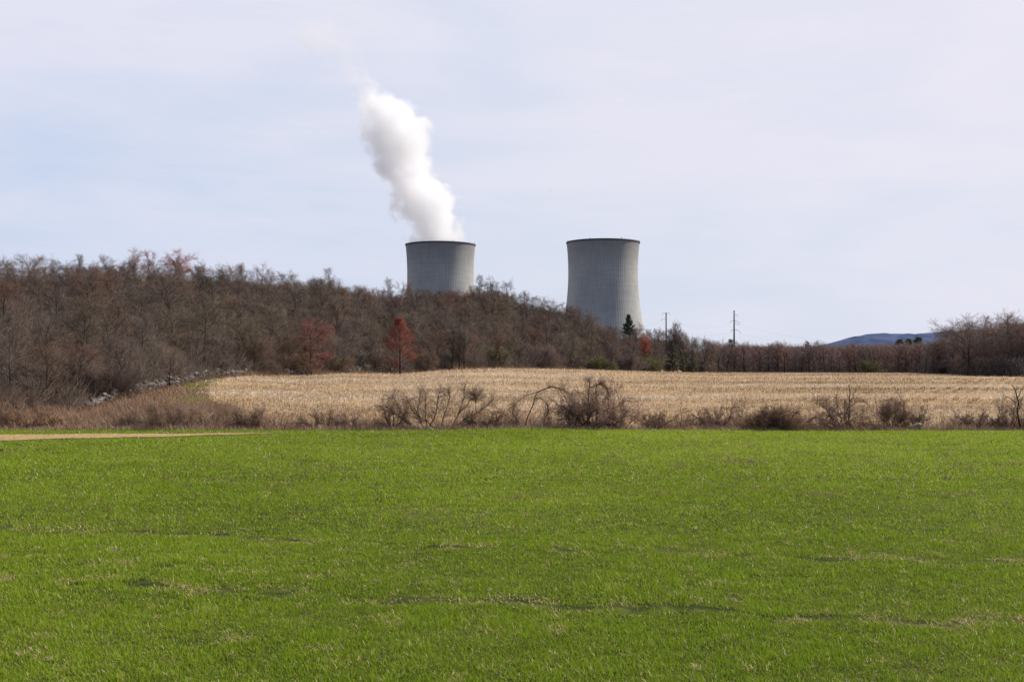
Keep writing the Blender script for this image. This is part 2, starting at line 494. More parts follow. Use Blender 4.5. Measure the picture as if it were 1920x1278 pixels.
x, y = fan_points(42000, 66, 165, -60, 500); p_ = CX+F*x/y; k = (p_ < left_edge(y)+rng.normal(0, 12, len(x))) & (y < base_of(p_)[0]); x, y, p_ = x[k], y[k], p_[k]
gs = (p_ > 345) & (vnoise(x, y, 3, 78) > .38) & (y > 92) | (vnoise(x, y, 7, 77) > .74)
drygrass(x[~gs], y[~gs], 0.2, 0.55, 0.024, 0.35, 0.8)
meadow = (x[gs], y[gs])
# strip along the foot of the wooded hill
px = rng.uniform(160, 1330, 26000); bd = base_of(px)[0]; D = bd*(1+rng.normal(0.012, 0.02, len(px)))
drygrass((px-CX)/F*D, D, 0.3, 0.9, 0.035, 0.3, 0.8, 0.25)
px = rng.uniform(1330, 1960, 9000); bd = base_of(px)[0]; D = bd*(1+rng.normal(0.004, 0.006, len(px)))
drygrass((px-CX)/F*D, D, 0.3, 0.9, 0.06, 0.2, 0.6, 0.3)
n = 3500; t_ = rng.random(n); pw = np.interp(t_, np.linspace(0, 1, 9), [158, 185, 215, 250, 290, 330, 375, 420, 465]); dw = np.interp(pw, [160, 185, 215, 247, 285, 320, 362, 400, 430, 462], [66, 69.5, 77.5, 83.5, 96.5, 107, 120, 136, 147, 157])
dw = dw-.5-np.abs(rng.normal(0, 1.0, n)); drygrass((pw-CX)/F*dw, dw, .25, .75, .02, .25, .65, .3)
tag(link('dry_grass', ribbons('dry_grass', cat(P), cat(Hh), cat(W), cat(AZ), cat(LE), cat(CU), cat(TO), None), DEAD), kind='stuff')

x, y = meadow; n = len(x)
tag(link('meadow_grass', ribbons('meadow_grass', np.stack([x, y, zfun(x, y)], -1), .08+.14*rng.random(n), .03+.02*rng.random(n), rng.random(n)*6.28, np.abs(rng.normal(0, .4, n)), .3*rng.random(n),
     np.where(rng.random(n) < .35, .86+.08*rng.random(n), .15+.35*rng.random(n)), None), bpy.data.materials['wheat_grass']), kind='stuff')

# ------------------------------------------------------------------ corn stubble and residue
def mat_straw():
    m, nt = new_mat('corn_residue')
    t = attr(nt, 'tone')
    c = ramp_out(nt, t, [(0.0, (0.20, 0.125, 0.058)), (0.35, (0.46, 0.32, 0.19)), (0.65, (0.69, 0.56, 0.41)), (1.0, (0.90, 0.83, 0.72))])
    finish(nt, c, 0.8, 0.15, transl=0.2)
    return m
P, Hh, W, AZ, LE, CU, TO = [], [], [], [], [], [], []
rot = math.radians(24)
for (d0, d1, n, mul, lay) in ((47.8, 75, 56000, 1.0, .72), (75, 120, 60000, 1.5, .7), (120, 200, 80000, 2.3, .6), (200, 470, 90000, 4.2, .55)):
    x, y = fan_points(n, d0, d1, 360, 1990)
    u = x*math.cos(rot)-y*math.sin(rot); vv_ = x*math.sin(rot)+y*math.cos(rot)
    rs = 0.76*max(1, round(mul))
    stub = rng.random(n) > lay
    u2 = np.where(stub & (rng.random(n) < .75), np.round(u/rs)*rs+rng.normal(0, 0.15*max(1, mul*.7), n), u)
    x = u2*math.cos(rot)+vv_*math.sin(rot); y = -u2*math.sin(rot)+vv_*math.cos(rot)
    pxx = CX+F*x/y
    k = (pxx > left_edge(y)-18+rng.normal(0, 22, n)) & (y > 47.3) & (y < base_of(pxx)[0]*0.995) & ((vnoise(x, y, 4.0, 41)*.6+vnoise(x, y, 1.2, 43)*.4 > 0.47) | (rng.random(n) < .30))
    x, y, stub = x[k], y[k], stub[k]; n = len(x)
    streak = vnoise(u2[k], vv_[k]*0.06, 2.3*max(1, mul*.6), 42)
    P.append(np.stack([x, y, zfun(x, y)+0.015], -1))
    Hh.append(np.where(stub, 0.13+0.14*rng.random(n), 0.16+0.26*rng.random(n))*(1+0.25*(mul-1)))
    W.append(np.where(stub, 0.022, 0.037)*(0.7+0.6*rng.random(n))*mul**0.9)
    AZ.append(rng.random(n)*2*PI); LE.append(np.where(stub, np.abs(rng.normal(0, 0.25, n)), 1.15+0.4*rng.random(n))); CU.append(0.25*rng.random(n))
    band = vnoise(x*.35, y, 9*max(1, mul*.7), 44)
    TO.append(np.clip(rng.random(n)**1.3*0.8+0.35*(streak-0.45)+.7*(band-.5), 0, 1))
tag(link('corn_stubble', ribbons('corn_stubble', cat(P), cat(Hh), cat(W), cat(AZ), cat(LE), cat(CU), cat(TO), None), mat_straw()), kind='stuff')

# ------------------------------------------------------------------ trees
def nrm(v): return v/(np.linalg.norm(v)+1e-9)
def perp(d, az):
    ref = np.array([0, 0, 1.]) if abs(d[2]) < .95 else np.array([1., 0, 0])
    u = nrm(np.cross(d, ref)); w = np.cross(d, u)
    return u*math.cos(az)+w*math.sin(az)

class Tree:
    def __init__(s, seed, lean=0.0):
        s.r = random.Random(seed); s.trunk = MB(); s.crown = MB()
        s.p0, s.p1, s.rad, s.tip, s.req = [], [], [], [], []
    def poly(s, p, d, Lh, nseg, wig, trop):
        pts = [np.array(p, float)]; d = nrm(np.array(d, float))
        for _ in range(nseg):
            d = nrm(d+np.array([s.r.gauss(0, wig), s.r.gauss(0, wig), s.r.gauss(0, wig)])+np.array([0, 0, trop]))
            pts.append(pts[-1]+d*Lh/nseg)
        return np.array(pts)
    def sub(s, pts, t):
        f = t*(len(pts)-1); i = min(int(f), len(pts)-2); g = f-i
        return pts[i]*(1-g)+pts[i+1]*g, nrm(pts[i+1]-pts[i])
    def twigs(s, pts, n, Lh, r, ang, trop, tip, t0=0.15):
        q = np.asarray(pts, float)
        tt = np.linspace(0, len(q)-1, 5)
        q5 = np.stack([np.interp(tt, np.arange(len(q)), q[:, k]) for k in range(3)], -1)
        s.req.append((q5, n, Lh, r, ang, trop, tip, t0))
    def grow_twigs(s):
        if not s.req: return
        cnt = np.array([q[1] for q in s.req]); ix = np.repeat(np.arange(len(cnt)), cnt); n = len(ix)
        PT = np.array([q[0] for q in s.req])[ix]
        par = np.array([[q[2], q[3], q[4], q[5], q[6], q[7]] for q in s.req])[ix]
        Lh, r, ang, trop, tip, t0 = par.T
        kk = np.concatenate([np.arange(c) for c in cnt])
        g = np.random.default_rng(len(ix)+17)
        t = np.minimum(t0+(1-t0)*(kk+g.random(n))/cnt[ix], .999)*4
        i = t.astype(int); f = (t-i)[:, None]; a = np.arange(n)
        p = PT[a, i]*(1-f)+PT[a, i+1]*f; d = PT[a, i+1]-PT[a, i]
        un = lambda v: v/(np.linalg.norm(v, axis=1)[:, None]+1e-9)
        def side(v): return un(np.cross(v, g.normal(size=v.shape)))
        d = un(d); an = np.radians(ang+g.normal(0, 12, n))[:, None]
        up = np.stack([np.zeros(n), np.zeros(n), np.ones(n)], -1)
        dd = un(d*np.cos(an)+side(d)*np.sin(an)+up*trop[:, None])
        l = (Lh*g.uniform(.55, 1.2, n))[:, None]
        q = p+dd*l*.55; d2 = un(dd+g.normal(0, .22, (n, 3))+up*trop[:, None]*.6); e = q+d2*l*.6
        A = s.p0, s.p1, s.rad, s.tip
        def put(a0, a1, rr, tp):
            for L_, v in zip(A, (a0, a1, rr, tp)): L_.append(v)
        put(p, q+(q-p)*.15, r, tip*.75); put(q, e, r*.75, tip)
        for (b, fr, dr, ln) in ((p, .45, dd, .5), (p, .75, dd, .5), (q, .25, d2, .42), (q, .6, d2, .34)):
            o = b+(q-p if b is p else e-q)*fr
            m = un(dr+side(dr)*.75)
            put(o, o+m*l*ln, r*.65, tip)
    def build(s, name, thin=1.0):
        s.grow_twigs()
        c = [np.concatenate([np.atleast_2d(v) for v in s.p0]), np.concatenate([np.atleast_2d(v) for v in s.p1]), np.concatenate([np.atleast_1d(v) for v in s.rad]), np.concatenate([np.atleast_1d(v) for v in s.tip])]
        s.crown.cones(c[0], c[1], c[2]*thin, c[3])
        return s.trunk.mesh(name+'_trunk', True), s.crown.mesh(name+'_crown', False)

def limb(T, p, d, Lh, r, twl, twr, wig, trop, tip, n2, n3, to_trunk=True):
    """primary limb with secondary branches and their twigs"""
    pts = T.poly(p, d, Lh, 6, wig, trop)
    (T.trunk if to_trunk else T.crown).tube(pts, r*np.linspace(1, .25, 7), 4, 0.0, False)
    for k in range(n2):
        t = .25+.75*(k+T.r.random())/n2
        q, dq = T.sub(pts, min(t, .99))
        a = math.radians(T.r.uniform(28, 58))
        dd = nrm(dq*math.cos(a)+perp(dq, T.r.random()*2*PI)*math.sin(a)+np.array([0, 0, trop*.5]))
        l2 = Lh*T.r.uniform(.32, .55)*(1.15-.5*t)
        b = T.poly(q, dd, l2, 3, wig*1.1, trop*.7)
        T.crown.tube(b, r*.34*np.linspace(1, .35, 4), 3, 0.25, False)
        T.twigs(b, n3, twl, twr, 38, trop*.35, tip)
    T.twigs(pts[3:], n3, twl, twr, 36, trop*.35, tip)

def tree_round(seed, h=10., cb=.28, n1=18, ang=62, spread=.46, trop=.015, twr=.019, tip=1.0, n2=8, n3=8, fork=False, wig=.14, twl=None):
    T = Tree(seed); r0 = h*.0145
    top = .78*h
    tk = T.poly((0, 0, -0.4), (T.r.gauss(0, .05), T.r.gauss(0, .05), 1), top, 8, .06, .05)
    T.trunk.tube(tk, r0*np.array([1.35, 1.0, .92, .85, .74, .6, .45, .3, .18]), 6, 0, False)
    twl = twl or h*.095
    for k in range(n1):
        t = (k+.5*T.r.random())/n1
        f = cb+(1-cb)*t
        p, d = T.sub(tk, min(f, .985))
        prof = math.sin(PI*min(1, .22+.78*(1-t)**.9))**.7 if t < .98 else .3
        prof = max(.35, prof)
        a = math.radians(ang*(1.12-.62*t)+T.r.gauss(0, 9))
        dd = nrm(d*math.cos(a)+perp(d, k*2.4+T.r.gauss(0, .4))*math.sin(a))
        limb(T, p, dd, spread*h*prof*T.r.uniform(.8, 1.15), r0*(.5-.3*t), twl, twr, wig, trop, tip, n2, n3)
    T.twigs(tk[4:], 40, twl, twr, 50, .1, tip)
    return T
def tree_cone(seed, h=11., cb=.13, n1=34, spread=.42, twr=.016, tip=1.0):
    T = Tree(seed); r0 = h*.013
    tk = T.poly((0, 0, -.4), (0, 0, 1), .96*h, 10, .02, .05)
    T.trunk.tube(tk, r0*np.linspace(1.2, .12, 11), 6, 0, False)
    for k in range(n1):
        t = (k+T.r.random()*.6)/n1
        f = cb+(1-cb)*t
        p, d = T.sub(tk, min(f, .99))
        prof = (1-t)**.75*(min(1, .55+t*2.4))
        a = math.radians(62-22*t+T.r.gauss(0, 6))
        dd = nrm(d*math.cos(a)+perp(d, k*2.4)*math.sin(a))
        limb(T, p, dd, max(.05*h, spread*h*prof), r0*(.4-.25*t), h*.065, twr, .09, .05, tip, 8, 8)
    return T
def tree_tall(seed, h=14., cb=.42, n1=16, spread=.30, twr=.019, ang=46, trop=.05, tip=1.0):
    return tree_round(seed, h, cb, n1, ang, spread, trop, twr, tip, 7, 7, wig=.12, twl=h*.075)
def shrub(seed, h=2., w=2., n=16, twr=.005, tip=1.0, lean=(0, 0), arch=-.05, n2=6, n3=5, stem=.018, tilt0=8, tilt1=62, twl=None, spreadbase=.25):
    T = Tree(seed)
    for k in range(n):
        az = T.r.random()*2*PI
        tl = math.radians(T.r.uniform(tilt0, tilt1))
        base = np.array([math.cos(az)*w*spreadbase*T.r.random(), math.sin(az)*w*spreadbase*T.r.random()*.6, -.05])
        d = np.array([math.sin(tl)*math.cos(az)+lean[0], math.sin(tl)*math.sin(az)+lean[1], math.cos(tl)])
        Lh = min(h/max(.35, math.cos(tl)), .62*w/max(.25, math.sin(tl)))*T.r.uniform(.6, 1.0)
        limb(T, base, d, Lh, stem*T.r.uniform(.6, 1.15), twl or h*.16, twr, .16, arch, tip, n2, n3)
    return T

def add_tree(kind, trunk_me, crown_me, loc, rz, s, color, label, catg, group=None, bark=(1, 1, 1, 1), crown_mat=None, sxy=None):
    e = empty(kind, loc, rz, s)
    if sxy: e.scale = (s*sxy, s*sxy, s)
    tag(e, label, catg, group)
    tname = 'stems' if 'shrub' in kind else 'trunk'
    tname = 'stem' if 'shrub' in kind else 'trunk'
    a = link(tname, trunk_me, BARK, e); a.color = bark
    b = link('crown', crown_me, crown_mat or TWIG, e); b.color = color
    return e
def top_scale(h_design, want): return want/h_design

# --- variants, each about 10 m tall by design
ROUND = [tree_round(100+i, 10., cb=.07+.04*(i % 4), n1=24+i % 3, ang=60+4*(i % 4), spread=.47+.035*(i % 4), trop=-.005+.012*(i % 3), n2=11, n3=9, twr=.0135, twl=.78).build('forest_tree_%d' % i) for i in range(10)]
UPR = [tree_round(140+i, 10., cb=.24, n1=18, ang=50, spread=.42, trop=.02, twl=.75, n2=10, n3=10, twr=.0135).build('upright_tree_%d' % i) for i in range(4)]
TALL = [tree_tall(160+i, 10., cb=.16+.06*(i % 3), twr=.019, spread=.34+.05*(i % 3)).build('treeline_tree_%d' % i) for i in range(6)]
def mesh_h(pair): 
    z = np.zeros(len(pair[1].vertices)*3); pair[1].vertices.foreach_get('co', z); return z[2::3].max()
def mesh_bulk(pair):
    z = np.zeros(len(pair[1].vertices)*3); pair[1].vertices.foreach_get('co', z); return np.percentile(z[2::3], 93)
def mesh_w(pair):
    z = np.zeros(len(pair[1].vertices)*3); pair[1].vertices.foreach_get('co', z); return np.ptp(z[0::3])
print('width/height', [round(mesh_w(p)/mesh_h(p), 2) for p in ROUND+UPR+TALL], len(ROUND[0][1].polygons))
HT = {id(p): mesh_h(p) for p in ROUND+UPR+TALL}

landmarks = [(0, "the photo's left edge"), (70, 'the low meadow tree'), (160, "the stone wall's near end"), (250, "the stone wall's break"), (320, 'the lone wall sapling'),
             (400, 'the upper stone wall'), (465, "the stone wall's far end"), (520, 'the vine-covered thicket'), (585, 'the dusty red maple'), (665, 'the pale rocks'), (750, 'the cone-shaped red tree'),
             (826, "the steaming tower's middle"), (890, "the steaming tower's right edge"), (940, 'the thin field-edge sapling'), (1010, 'the rounded mauve shrub'),
             (1066, "the idle tower's left edge"), (1130, "the idle tower's middle"), (1180, 'the tall dark pine'), (1210, 'the orange-red tree'),
             (1249, 'the T-topped pole'), (1300, 'the yellow-green evergreens')]
slope_words = ['at the hill foot', 'low on the hill', 'part-way up the hill', 'halfway up the hill', 'high on the hill', 'just under the crest', 'on the skyline']
palette = [((0.180, 0.141, 0.117), 'pale grey'), ((0.154, 0.112, 0.089), 'grey-brown'), ((0.120, 0.088, 0.071), 'dark brown'), ((0.168, 0.103, 0.074), 'warm brown'), ((0.150, 0.119, 0.080), 'olive-brown'), ((0.150, 0.106, 0.095), 'mauve-brown'), ((0.174, 0.096, 0.071), 'rusty brown')]
used = set()
def place_word(px):
    k = min(range(len(landmarks)), key=lambda i: abs(landmarks[i][0]-px))
    d = px-landmarks[k][0]
    return ('left of ' if d < -12 else 'right of ' if d > 12 else 'near ')+landmarks[k][1]
nt_count = 0
rows_t = [0.03, .17, .33, .50, .68, .85, 1.0]
specials_px = [(585, 0), (750, 0)]
for ri, t in enumerate(rows_t):
    px = -55.0+random.uniform(0, 30)
    while px < 1335:
        bd, bz = base_of(px); cd, cz = crest_of(px)
        D = bd+(cd-bd)*t*random.uniform(.97, 1.03)+random.uniform(-3, 3)+(3 if ri == 0 else 0)
        near = 250.0/D
        pr = random.random()
        h = random.uniform(6.8, 10.2)*(0.55 if (D < 110) else 0.72 if D < 150 else 1.0)
        if px > 1080: h *= 1.0+.15*(px-1080)/250
        V = random.choice(ROUND if random.random() < .8 else UPR)
        s = h/HT[id(V)]
        skip = any(abs(px-a) < 26 and ri == b for a, b in specials_px) or (ri == 0 and (260 < px < 460) and random.random() < .6)
        if ri == 6:
            # crest heights follow the skyline of the photograph
            want = np.interp(px, [0, 60, 100, 200, 240, 300, 400, 480, 540, 620, 660, 700, 740, 780, 830, 870, 920, 960, 1000, 1060, 1100, 1160, 1210, 1265, 1310, 1340],
                                 [492, 492, 490, 492, 488, 490, 500, 498, 522, 505, 525, 530, 525, 545, 538, 532, 518, 538, 552, 562, 577, 602, 607, 602, 622, 641])
            zt = zrow(D, want+random.choice([0, 3, 6, 10, 15])+random.uniform(-2, 4)); gz = at(px, D)[2]
            s = max(4.5, zt-gz)/HT[id(V)]
        if not skip:
            col, word = random.choice(palette)
            k = random.uniform(.8, 1.2)
            form = 'rounded' if V in ROUND else 'upright'
            lab = f'{word} bare {form} tree {slope_words[ri]}, {place_word(px)}'
            base_lab = lab; alt = iter(['second', 'third', 'fourth', 'fifth', 'sixth'])
            while lab in used:
                lab = f'{next(alt)}-from-left {base_lab}'
            used.add(lab)
            add_tree('bare_tree', V[0], V[1], at(px, D), random.uniform(0, 6.28), s, (col[0]*k, col[1]*k, col[2]*k, 1), lab, 'tree', 'bare trees on the wooded hill', sxy=random.uniform(1.0, 1.35))
            nt_count += 1
        step = np.interp(D, [80, 130, 200, 300, 450], [72, 56, 50, 45, 38])
        px += step*random.uniform(.8, 1.2)

# --- far treeline at the back of the stubble
far_marks = [(1320, "the wooded hill's end"), (1376, 'the tall steel pole'), (1515, 'the tiny green pine'), (1560, "the blue hill's left end"), (1650, "the blue hill's peak"), (1717, 'the three far pines')]
ordinals = 'first second third fourth fifth sixth seventh eighth ninth tenth eleventh twelfth thirteenth fourteenth fifteenth sixteenth'.split()
seen_in = {}
for ri, dd_ in enumerate((4, 16, 30)):
    px = 1328+ri*7.0
    while px < 1760-ri*10:
        bd, bz = base_of(px)
        D = bd+dd_+random.uniform(-3, 3)
        V = random.choice(TALL)
        top = 641+random.choice([-6, 0, 2, 5, 11])+random.uniform(-3, 7)-(4 if px < 1400 else 0)-(10 if px > 1740 else 0)
        x, y, z = at(px, D)
        s = (zrow(D, top)-z)/HT[id(V)]
        col = random.choice([(.21, .118, .105), (.19, .13, .117), (.22, .125, .105), (.17, .13, .115)]); k = random.uniform(.85, 1.15)
        a0, mk = [m for m in far_marks if m[0] <= px or m is far_marks[0]][-1]
        seen_in[(ri, mk)] = seen_in.get((ri, mk), 0)+1
        lab = f"{ordinals[seen_in[(ri, mk)]-1]} bare tree right of {mk}, {['front', 'middle', 'back'][ri]} row of the far treeline"
        used.add(lab)
        add_tree('bare_tree', V[0], V[1], (x, y, z), random.uniform(0, 6.28), s, (col[0]*k, col[1]*k, col[2]*k, 1), lab, 'tree', 'trees of the far treeline', bark=(.6, .57, .57, 1), sxy=random.uniform(.9, 1.5))
        nt_count += 1
        px += [15, 23, 27][ri]*random.uniform(.8, 1.2)
# right-hand taller trees
for i, (px, top, D, lab) in enumerate([
        (1752, 632, 430, 'leaning bare tree with forked dark trunk at the right end of the far treeline'),
        (1765, 628, 425, 'crooked bare tree beside the leaning one near the end of the blue hill'),
        (1783, 597, 400, 'pinkish-topped tree, first of the tall stand on the right'),
        (1800, 592, 380, 'reddish bare tree in the tall right-hand stand, left of the tallest broad one'),
        (1814, 582, 345, 'big broad bare tree with one thick dark trunk in the right-hand stand'),
        (1838, 588, 360, 'rosy-topped bare tree just right of the big broad tree'),
        (1858, 604, 372, 'lower bare tree in the dip of the right-hand stand'),
        (1880, 584, 350, 'many-branched bare tree left of the photo-edge giant'),
        (1905, 572, 325, 'tallest bare tree of the right-hand stand, near the photo edge'),
        (1932, 572, 320, 'bare tree cut off by the right edge of the photo'),
        (1968, 585, 330, 'bare tree just beyond the right edge of the stand'),
        (1772, 618, 440, 'dense dim tree filling the left end of the right-hand stand'),
        (1793, 606, 420, 'dense dim tree behind the reddish one in the right-hand stand'),
        (1826, 600, 415, 'dim tree behind the big broad one in the right-hand stand'),
        (1849, 606, 410, 'dim tree closing the dip of the right-hand stand'),
        (1870, 602, 405, 'dim tree behind the many-branched one near the right edge'),
        (1893, 596, 395, 'dim tree behind the tallest one near the right edge'),
        (1917, 592, 390, 'dim tree rearmost at the right photo edge')]):
    V = (ROUND+TALL)[[1, 10, 11, 12, 3, 13, 14, 6, 2, 7, 5, 9, 4, 8, 0, 3, 6, 2][i]]
    x, y, z = at(px, D)
    s = (zrow(D, top)-z)/HT[id(V)]
    col = [(.20, .145, .125), (.24, .145, .122)][i % 2]
    add_tree('bare_tree', V[0], V[1], (x, y, z), 1.7*i, s, (*col, 1), lab, 'tree', 'tall trees at the right end', bark=(.7, .68, .68, 1), sxy=1.25)
# woods behind, one mass
mb = MB()
n = 60000
px = rng.uniform(1325, 2100, n); D = rng.uniform(1.05, 1.2, n)*base_of(px)[0]+6
x = (px-CX)/F*D; z0 = zfun(x, D)
topz = zrow(D, np.interp(px, [1325, 1345, 1500, 1740, 1790, 1850, 1920, 2100], [642, 652, 654, 650, 636, 626, 614, 610]))-z0
zz = z0+topz*rng.random(n)**.8
p0 = np.stack([x, D, zz], -1); dv = np.stack([rng.normal(0, .35, n), rng.normal(0, .35, n), .5+rng.random(n)], -1)
p1 = p0+dv*(1.3+1.5*rng.random(n))[:, None]
mb.cones(p0, p1, .06+.05*rng.random(n), .2+.6*rng.random(n))
n = 22000
px = rng.uniform(1325, 2100, n); D = base_of(px)[0]*rng.uniform(1.0, 1.06, n)+3; x = (px-CX)/F*D; z0 = zfun(x, D)
p0 = np.stack([x, D, z0+rng.random(n)**1.5*4.5], -1); mb.cones(p0, p0+np.stack([rng.normal(0, .5, n), rng.normal(0, .3, n), .5+rng.random(n)], -1)*1.3, .06+.05*rng.random(n), .5*rng.random(n))
n = 900
px = rng.uniform(1325, 2100, n); D = rng.uniform(1.03, 1.15, n)*base_of(px)[0]+4; x = (px-CX)/F*D; z0 = zfun(x, D)
p0 = np.stack([x, D, z0-.3], -1); p1 = p0+np.stack([rng.normal(0, .6, n), rng.normal(0, .3, n), 6+6*rng.random(n)], -1)
mb.cones(p0, p1, .10+.10*rng.random(n), 0.0)
o = link('far_woods', mb.mesh('far_woods'), TWIG); o.color = (.20, .132, .115, 1); tag(o, kind='stuff')

# --- undergrowth on the hill
mb = MB()
n = 80000
px = rng.uniform(-90, 1340, n); tt = rng.random(n)**1.5
bd = base_of(px)[0]; cd = crest_of(px)[0]
D = bd+(cd-bd)*tt*1.02+rng.normal(1.0, 1.2, n); x = (px-CX)/F*D
k = (vnoise(x, D, 5.0, 51)*.6+vnoise(x, D, 1.8, 52)*.4 > .42+.0*tt) & (D > bd-1)
x, D, tt = x[k], D[k], tt[k]; n = len(x); z0 = zfun(x, D)
hh = (.6+2.4*rng.random(n)**1.6)*np.interp(D, [60, 120], [.55, 1])
p0 = np.stack([x, D, z0+hh*.5*rng.random(n)], -1); p1 = p0+np.stack([rng.normal(0, .5, n), rng.normal(0, .5, n), .35+rng.random(n)], -1)*hh[:, None]*.62
mb.cones(p0, p1, (.012+.018*rng.random(n))*np.interp(D, [60, 250], [.7, 1.5]), rng.random(n))
M = 2800
px = rng.uniform(-90, 1340, M); tt = np.where(rng.random(M) < .24, rng.uniform(.9, 1.08, M), rng.random(M)*1.04+.012)
bd = base_of(px)[0]; cd = crest_of(px)[0]
D = bd+(cd-bd)*tt; x = (px-CX)/F*D
R = rng.uniform(1.0, 2.4, M)*np.interp(D, [70, 130, 260], [.55, .8, 1.25]); HH = R*rng.uniform(1.0, 2.0, M)
K = 150; ii = np.repeat(np.arange(M), K); n = len(ii)
u = rng.normal(size=(n, 3)); u /= np.linalg.norm(u, axis=1)[:, None]; u[:, 2] = np.abs(u[:, 2])
rho = rng.random(n)**.5
sc3 = np.stack([R[ii], R[ii], HH[ii]], -1)
p0 = np.stack([x[ii], D[ii], zfun(x, D)[ii]-.1], -1)+u*rho[:, None]*sc3*.85
dr = u*np.array([1, 1, 1.2])+rng.normal(0, .35, (n, 3))+np.array([0, 0, .35])
p1 = p0+dr*(R[ii]*(.30+.35*rng.random(n)))[:, None]
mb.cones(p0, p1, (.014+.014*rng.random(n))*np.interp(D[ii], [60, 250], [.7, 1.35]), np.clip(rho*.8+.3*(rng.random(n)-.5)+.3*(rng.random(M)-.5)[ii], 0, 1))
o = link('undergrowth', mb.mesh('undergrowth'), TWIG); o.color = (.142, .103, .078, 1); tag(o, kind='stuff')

# --- trees that stand out
def special(px, D, top, T, kind, color, lab, catg='tree', bark=(1, 1, 1, 1), rz=.4, sxy=1.0, mat=None, group=None):
    pr = T.build(kind+'_%d' % int(px)) if isinstance(T, Tree) else T
    x, y, z = at(px, D)
    hh = mesh_h(pr)
    s = (zrow(D, top)-z)/hh
    return add_tree(kind, pr[0], pr[1], (x, y, z), rz, s, (*color, 1), lab, catg, group, bark, mat, sxy)
special(585, 187, 591, tree_round(301, 10, cb=.16, n1=28, ang=62, spread=.48, trop=.0, n2=10, n3=9, twl=.8), 'red_maple', (.25, .098, .080), 'dusty red budding maple with dark trunk at the stubble edge', bark=(.6, .55, .5, 1), sxy=1.1)
special(750, 224, 591, tree_cone(302, 11, spread=.40), 'red_maple', (.28, .085, .060), 'cone-shaped red budding tree at the stubble edge', bark=(.8, .75, .7, 1), sxy=1.15)
special(330, 338, 463, tree_round(303, 10, cb=.2, n1=18, ang=50, spread=.38, n2=9, n3=8), 'red_maple', (.40, .10, .095), 'rounded crimson budding tree, reddest on the left skyline', sxy=1.6)
special(246, 326, 458, tree_tall(304, 10, cb=.3, twr=.012), 'red_maple', (.32, .17, .15), 'pinkish narrow budding tree standing tallest on the left skyline')
special(278, 330, 463, tree_tall(305, 10, cb=.3, spread=.3, twr=.012), 'red_maple', (.30, .12, .11), 'dull red budding tree between the tallest pink one and the crimson one')
special(205, 322, 471, tree_tall(310, 10, cb=.35, spread=.26, twr=.012), 'bare_tree', (.22, .16, .14), 'pale thin-twigged tree left of the tallest pink one on the skyline')
special(145, 312, 472, tree_tall(311, 10, cb=.35, spread=.2, twr=.012), 'bare_tree', (.17, .13, .115), 'slim dark-stemmed bare tree rising alone left on the skyline')
special(415, 342, 490, tree_round(312, 10, cb=.35, n1=12, n3=4), 'bare_tree', (.17, .13, .11), 'open-crowned bare tree right of the crimson tree on the skyline')
special(463, 345, 488, tree_tall(313, 10, cb=.3, spread=.28, twr=.012), 'red_maple', (.22, .13, .11), 'faintly pink budding tree right of the open-crowned one on the skyline')
special(205, 285, 508, tree_round(306, 10, n1=14), 'red_maple', (.21, .080, .045), 'rust-coloured budding tree just below the left skyline')
special(702, 365, 536, tree_round(307, 10, n1=14), 'red_maple', (.24, .075, .060), 'small reddish tree near the crest left of the steaming tower')
special(735, 372, 516, tree_tall(318, 10, spread=.28, twr=.012), 'bare_tree', (.20, .155, .13), 'pale bare tree against the sky left of the steaming tower')
special(620, 365, 497, tree_tall(319, 10, spread=.3, twr=.012), 'bare_tree', (.18, .14, .12), 'spiky bare tree on the skyline between crimson tree and steaming tower')
special(838, 372, 541, tree_round(308, 10, n1=14), 'red_maple', (.26, .055, .035), 'dark red budding tree low in front of the steaming tower')
special(872, 378, 543, tree_round(309, 10, n1=14), 'red_maple', (.27, .075, .040), 'orange-tinged budding tree under the steaming tower right side')
special(925, 388, 513, tree_round(320, 10, cb=.3, n1=14, ang=50), 'bare_tree', (.13, .095, .08), 'dark spreading bare tree on the crest right of the steaming tower')
special(900, 392, 512, tree_tall(321, 10, spread=.25, twr=.012), 'bare_tree', (.19, .145, .12), 'pale slim tree touching the right edge of the steaming tower')
special(948, 388, 515, tree_round(322, 10, cb=.3, n1=13, ang=54), 'bare_tree', (.14, .105, .09), 'wide bare tree, rightmost of the crest group beside the steaming tower')
special(985, 400, 541, tree_tall(323, 10, spread=.3, twr=.012), 'bare_tree', (.18, .145, .12), 'fan-shaped pale bare tree in the sky gap between the two towers')
special(1018, 405, 553, tree_tall(324, 10, spread=.3, twr=.012), 'bare_tree', (.17, .13, .11), 'feathery bare tree left of the idle tower')
special(1085, 412, 572, tree_round(325, 10, n1=14), 'bare_tree', (.15, .11, .09), 'bushy bare tree overlapping the left foot of the idle tower')
special(1207, 398, 621, tree_round(326, 10, cb=.25, n1=17, ang=48, spread=.34, n2=9, n3=8), 'red_maple', (.33, .075, .040), 'orange-red budding tree right of the tall dark pine')
special(1268, 445, 597, tree_tall(327, 10, spread=.28), 'bare_tree', (.20, .14, .125), 'twiggy pale tree right of the T-topped pole')
special(1290, 440, 612, tree_round(328, 10, cb=.3, n1=16, ang=48, spread=.36), 'bare_tree', (.15, .11, .10), 'domed grey bare tree at the right end of the wooded hill')
special(1318, 455, 626, tree_round(329, 10, cb=.3, n1=15, ang=48, spread=.36), 'bare_tree', (.14, .10, .09), 'lower domed bare tree where hill and far treeline meet')
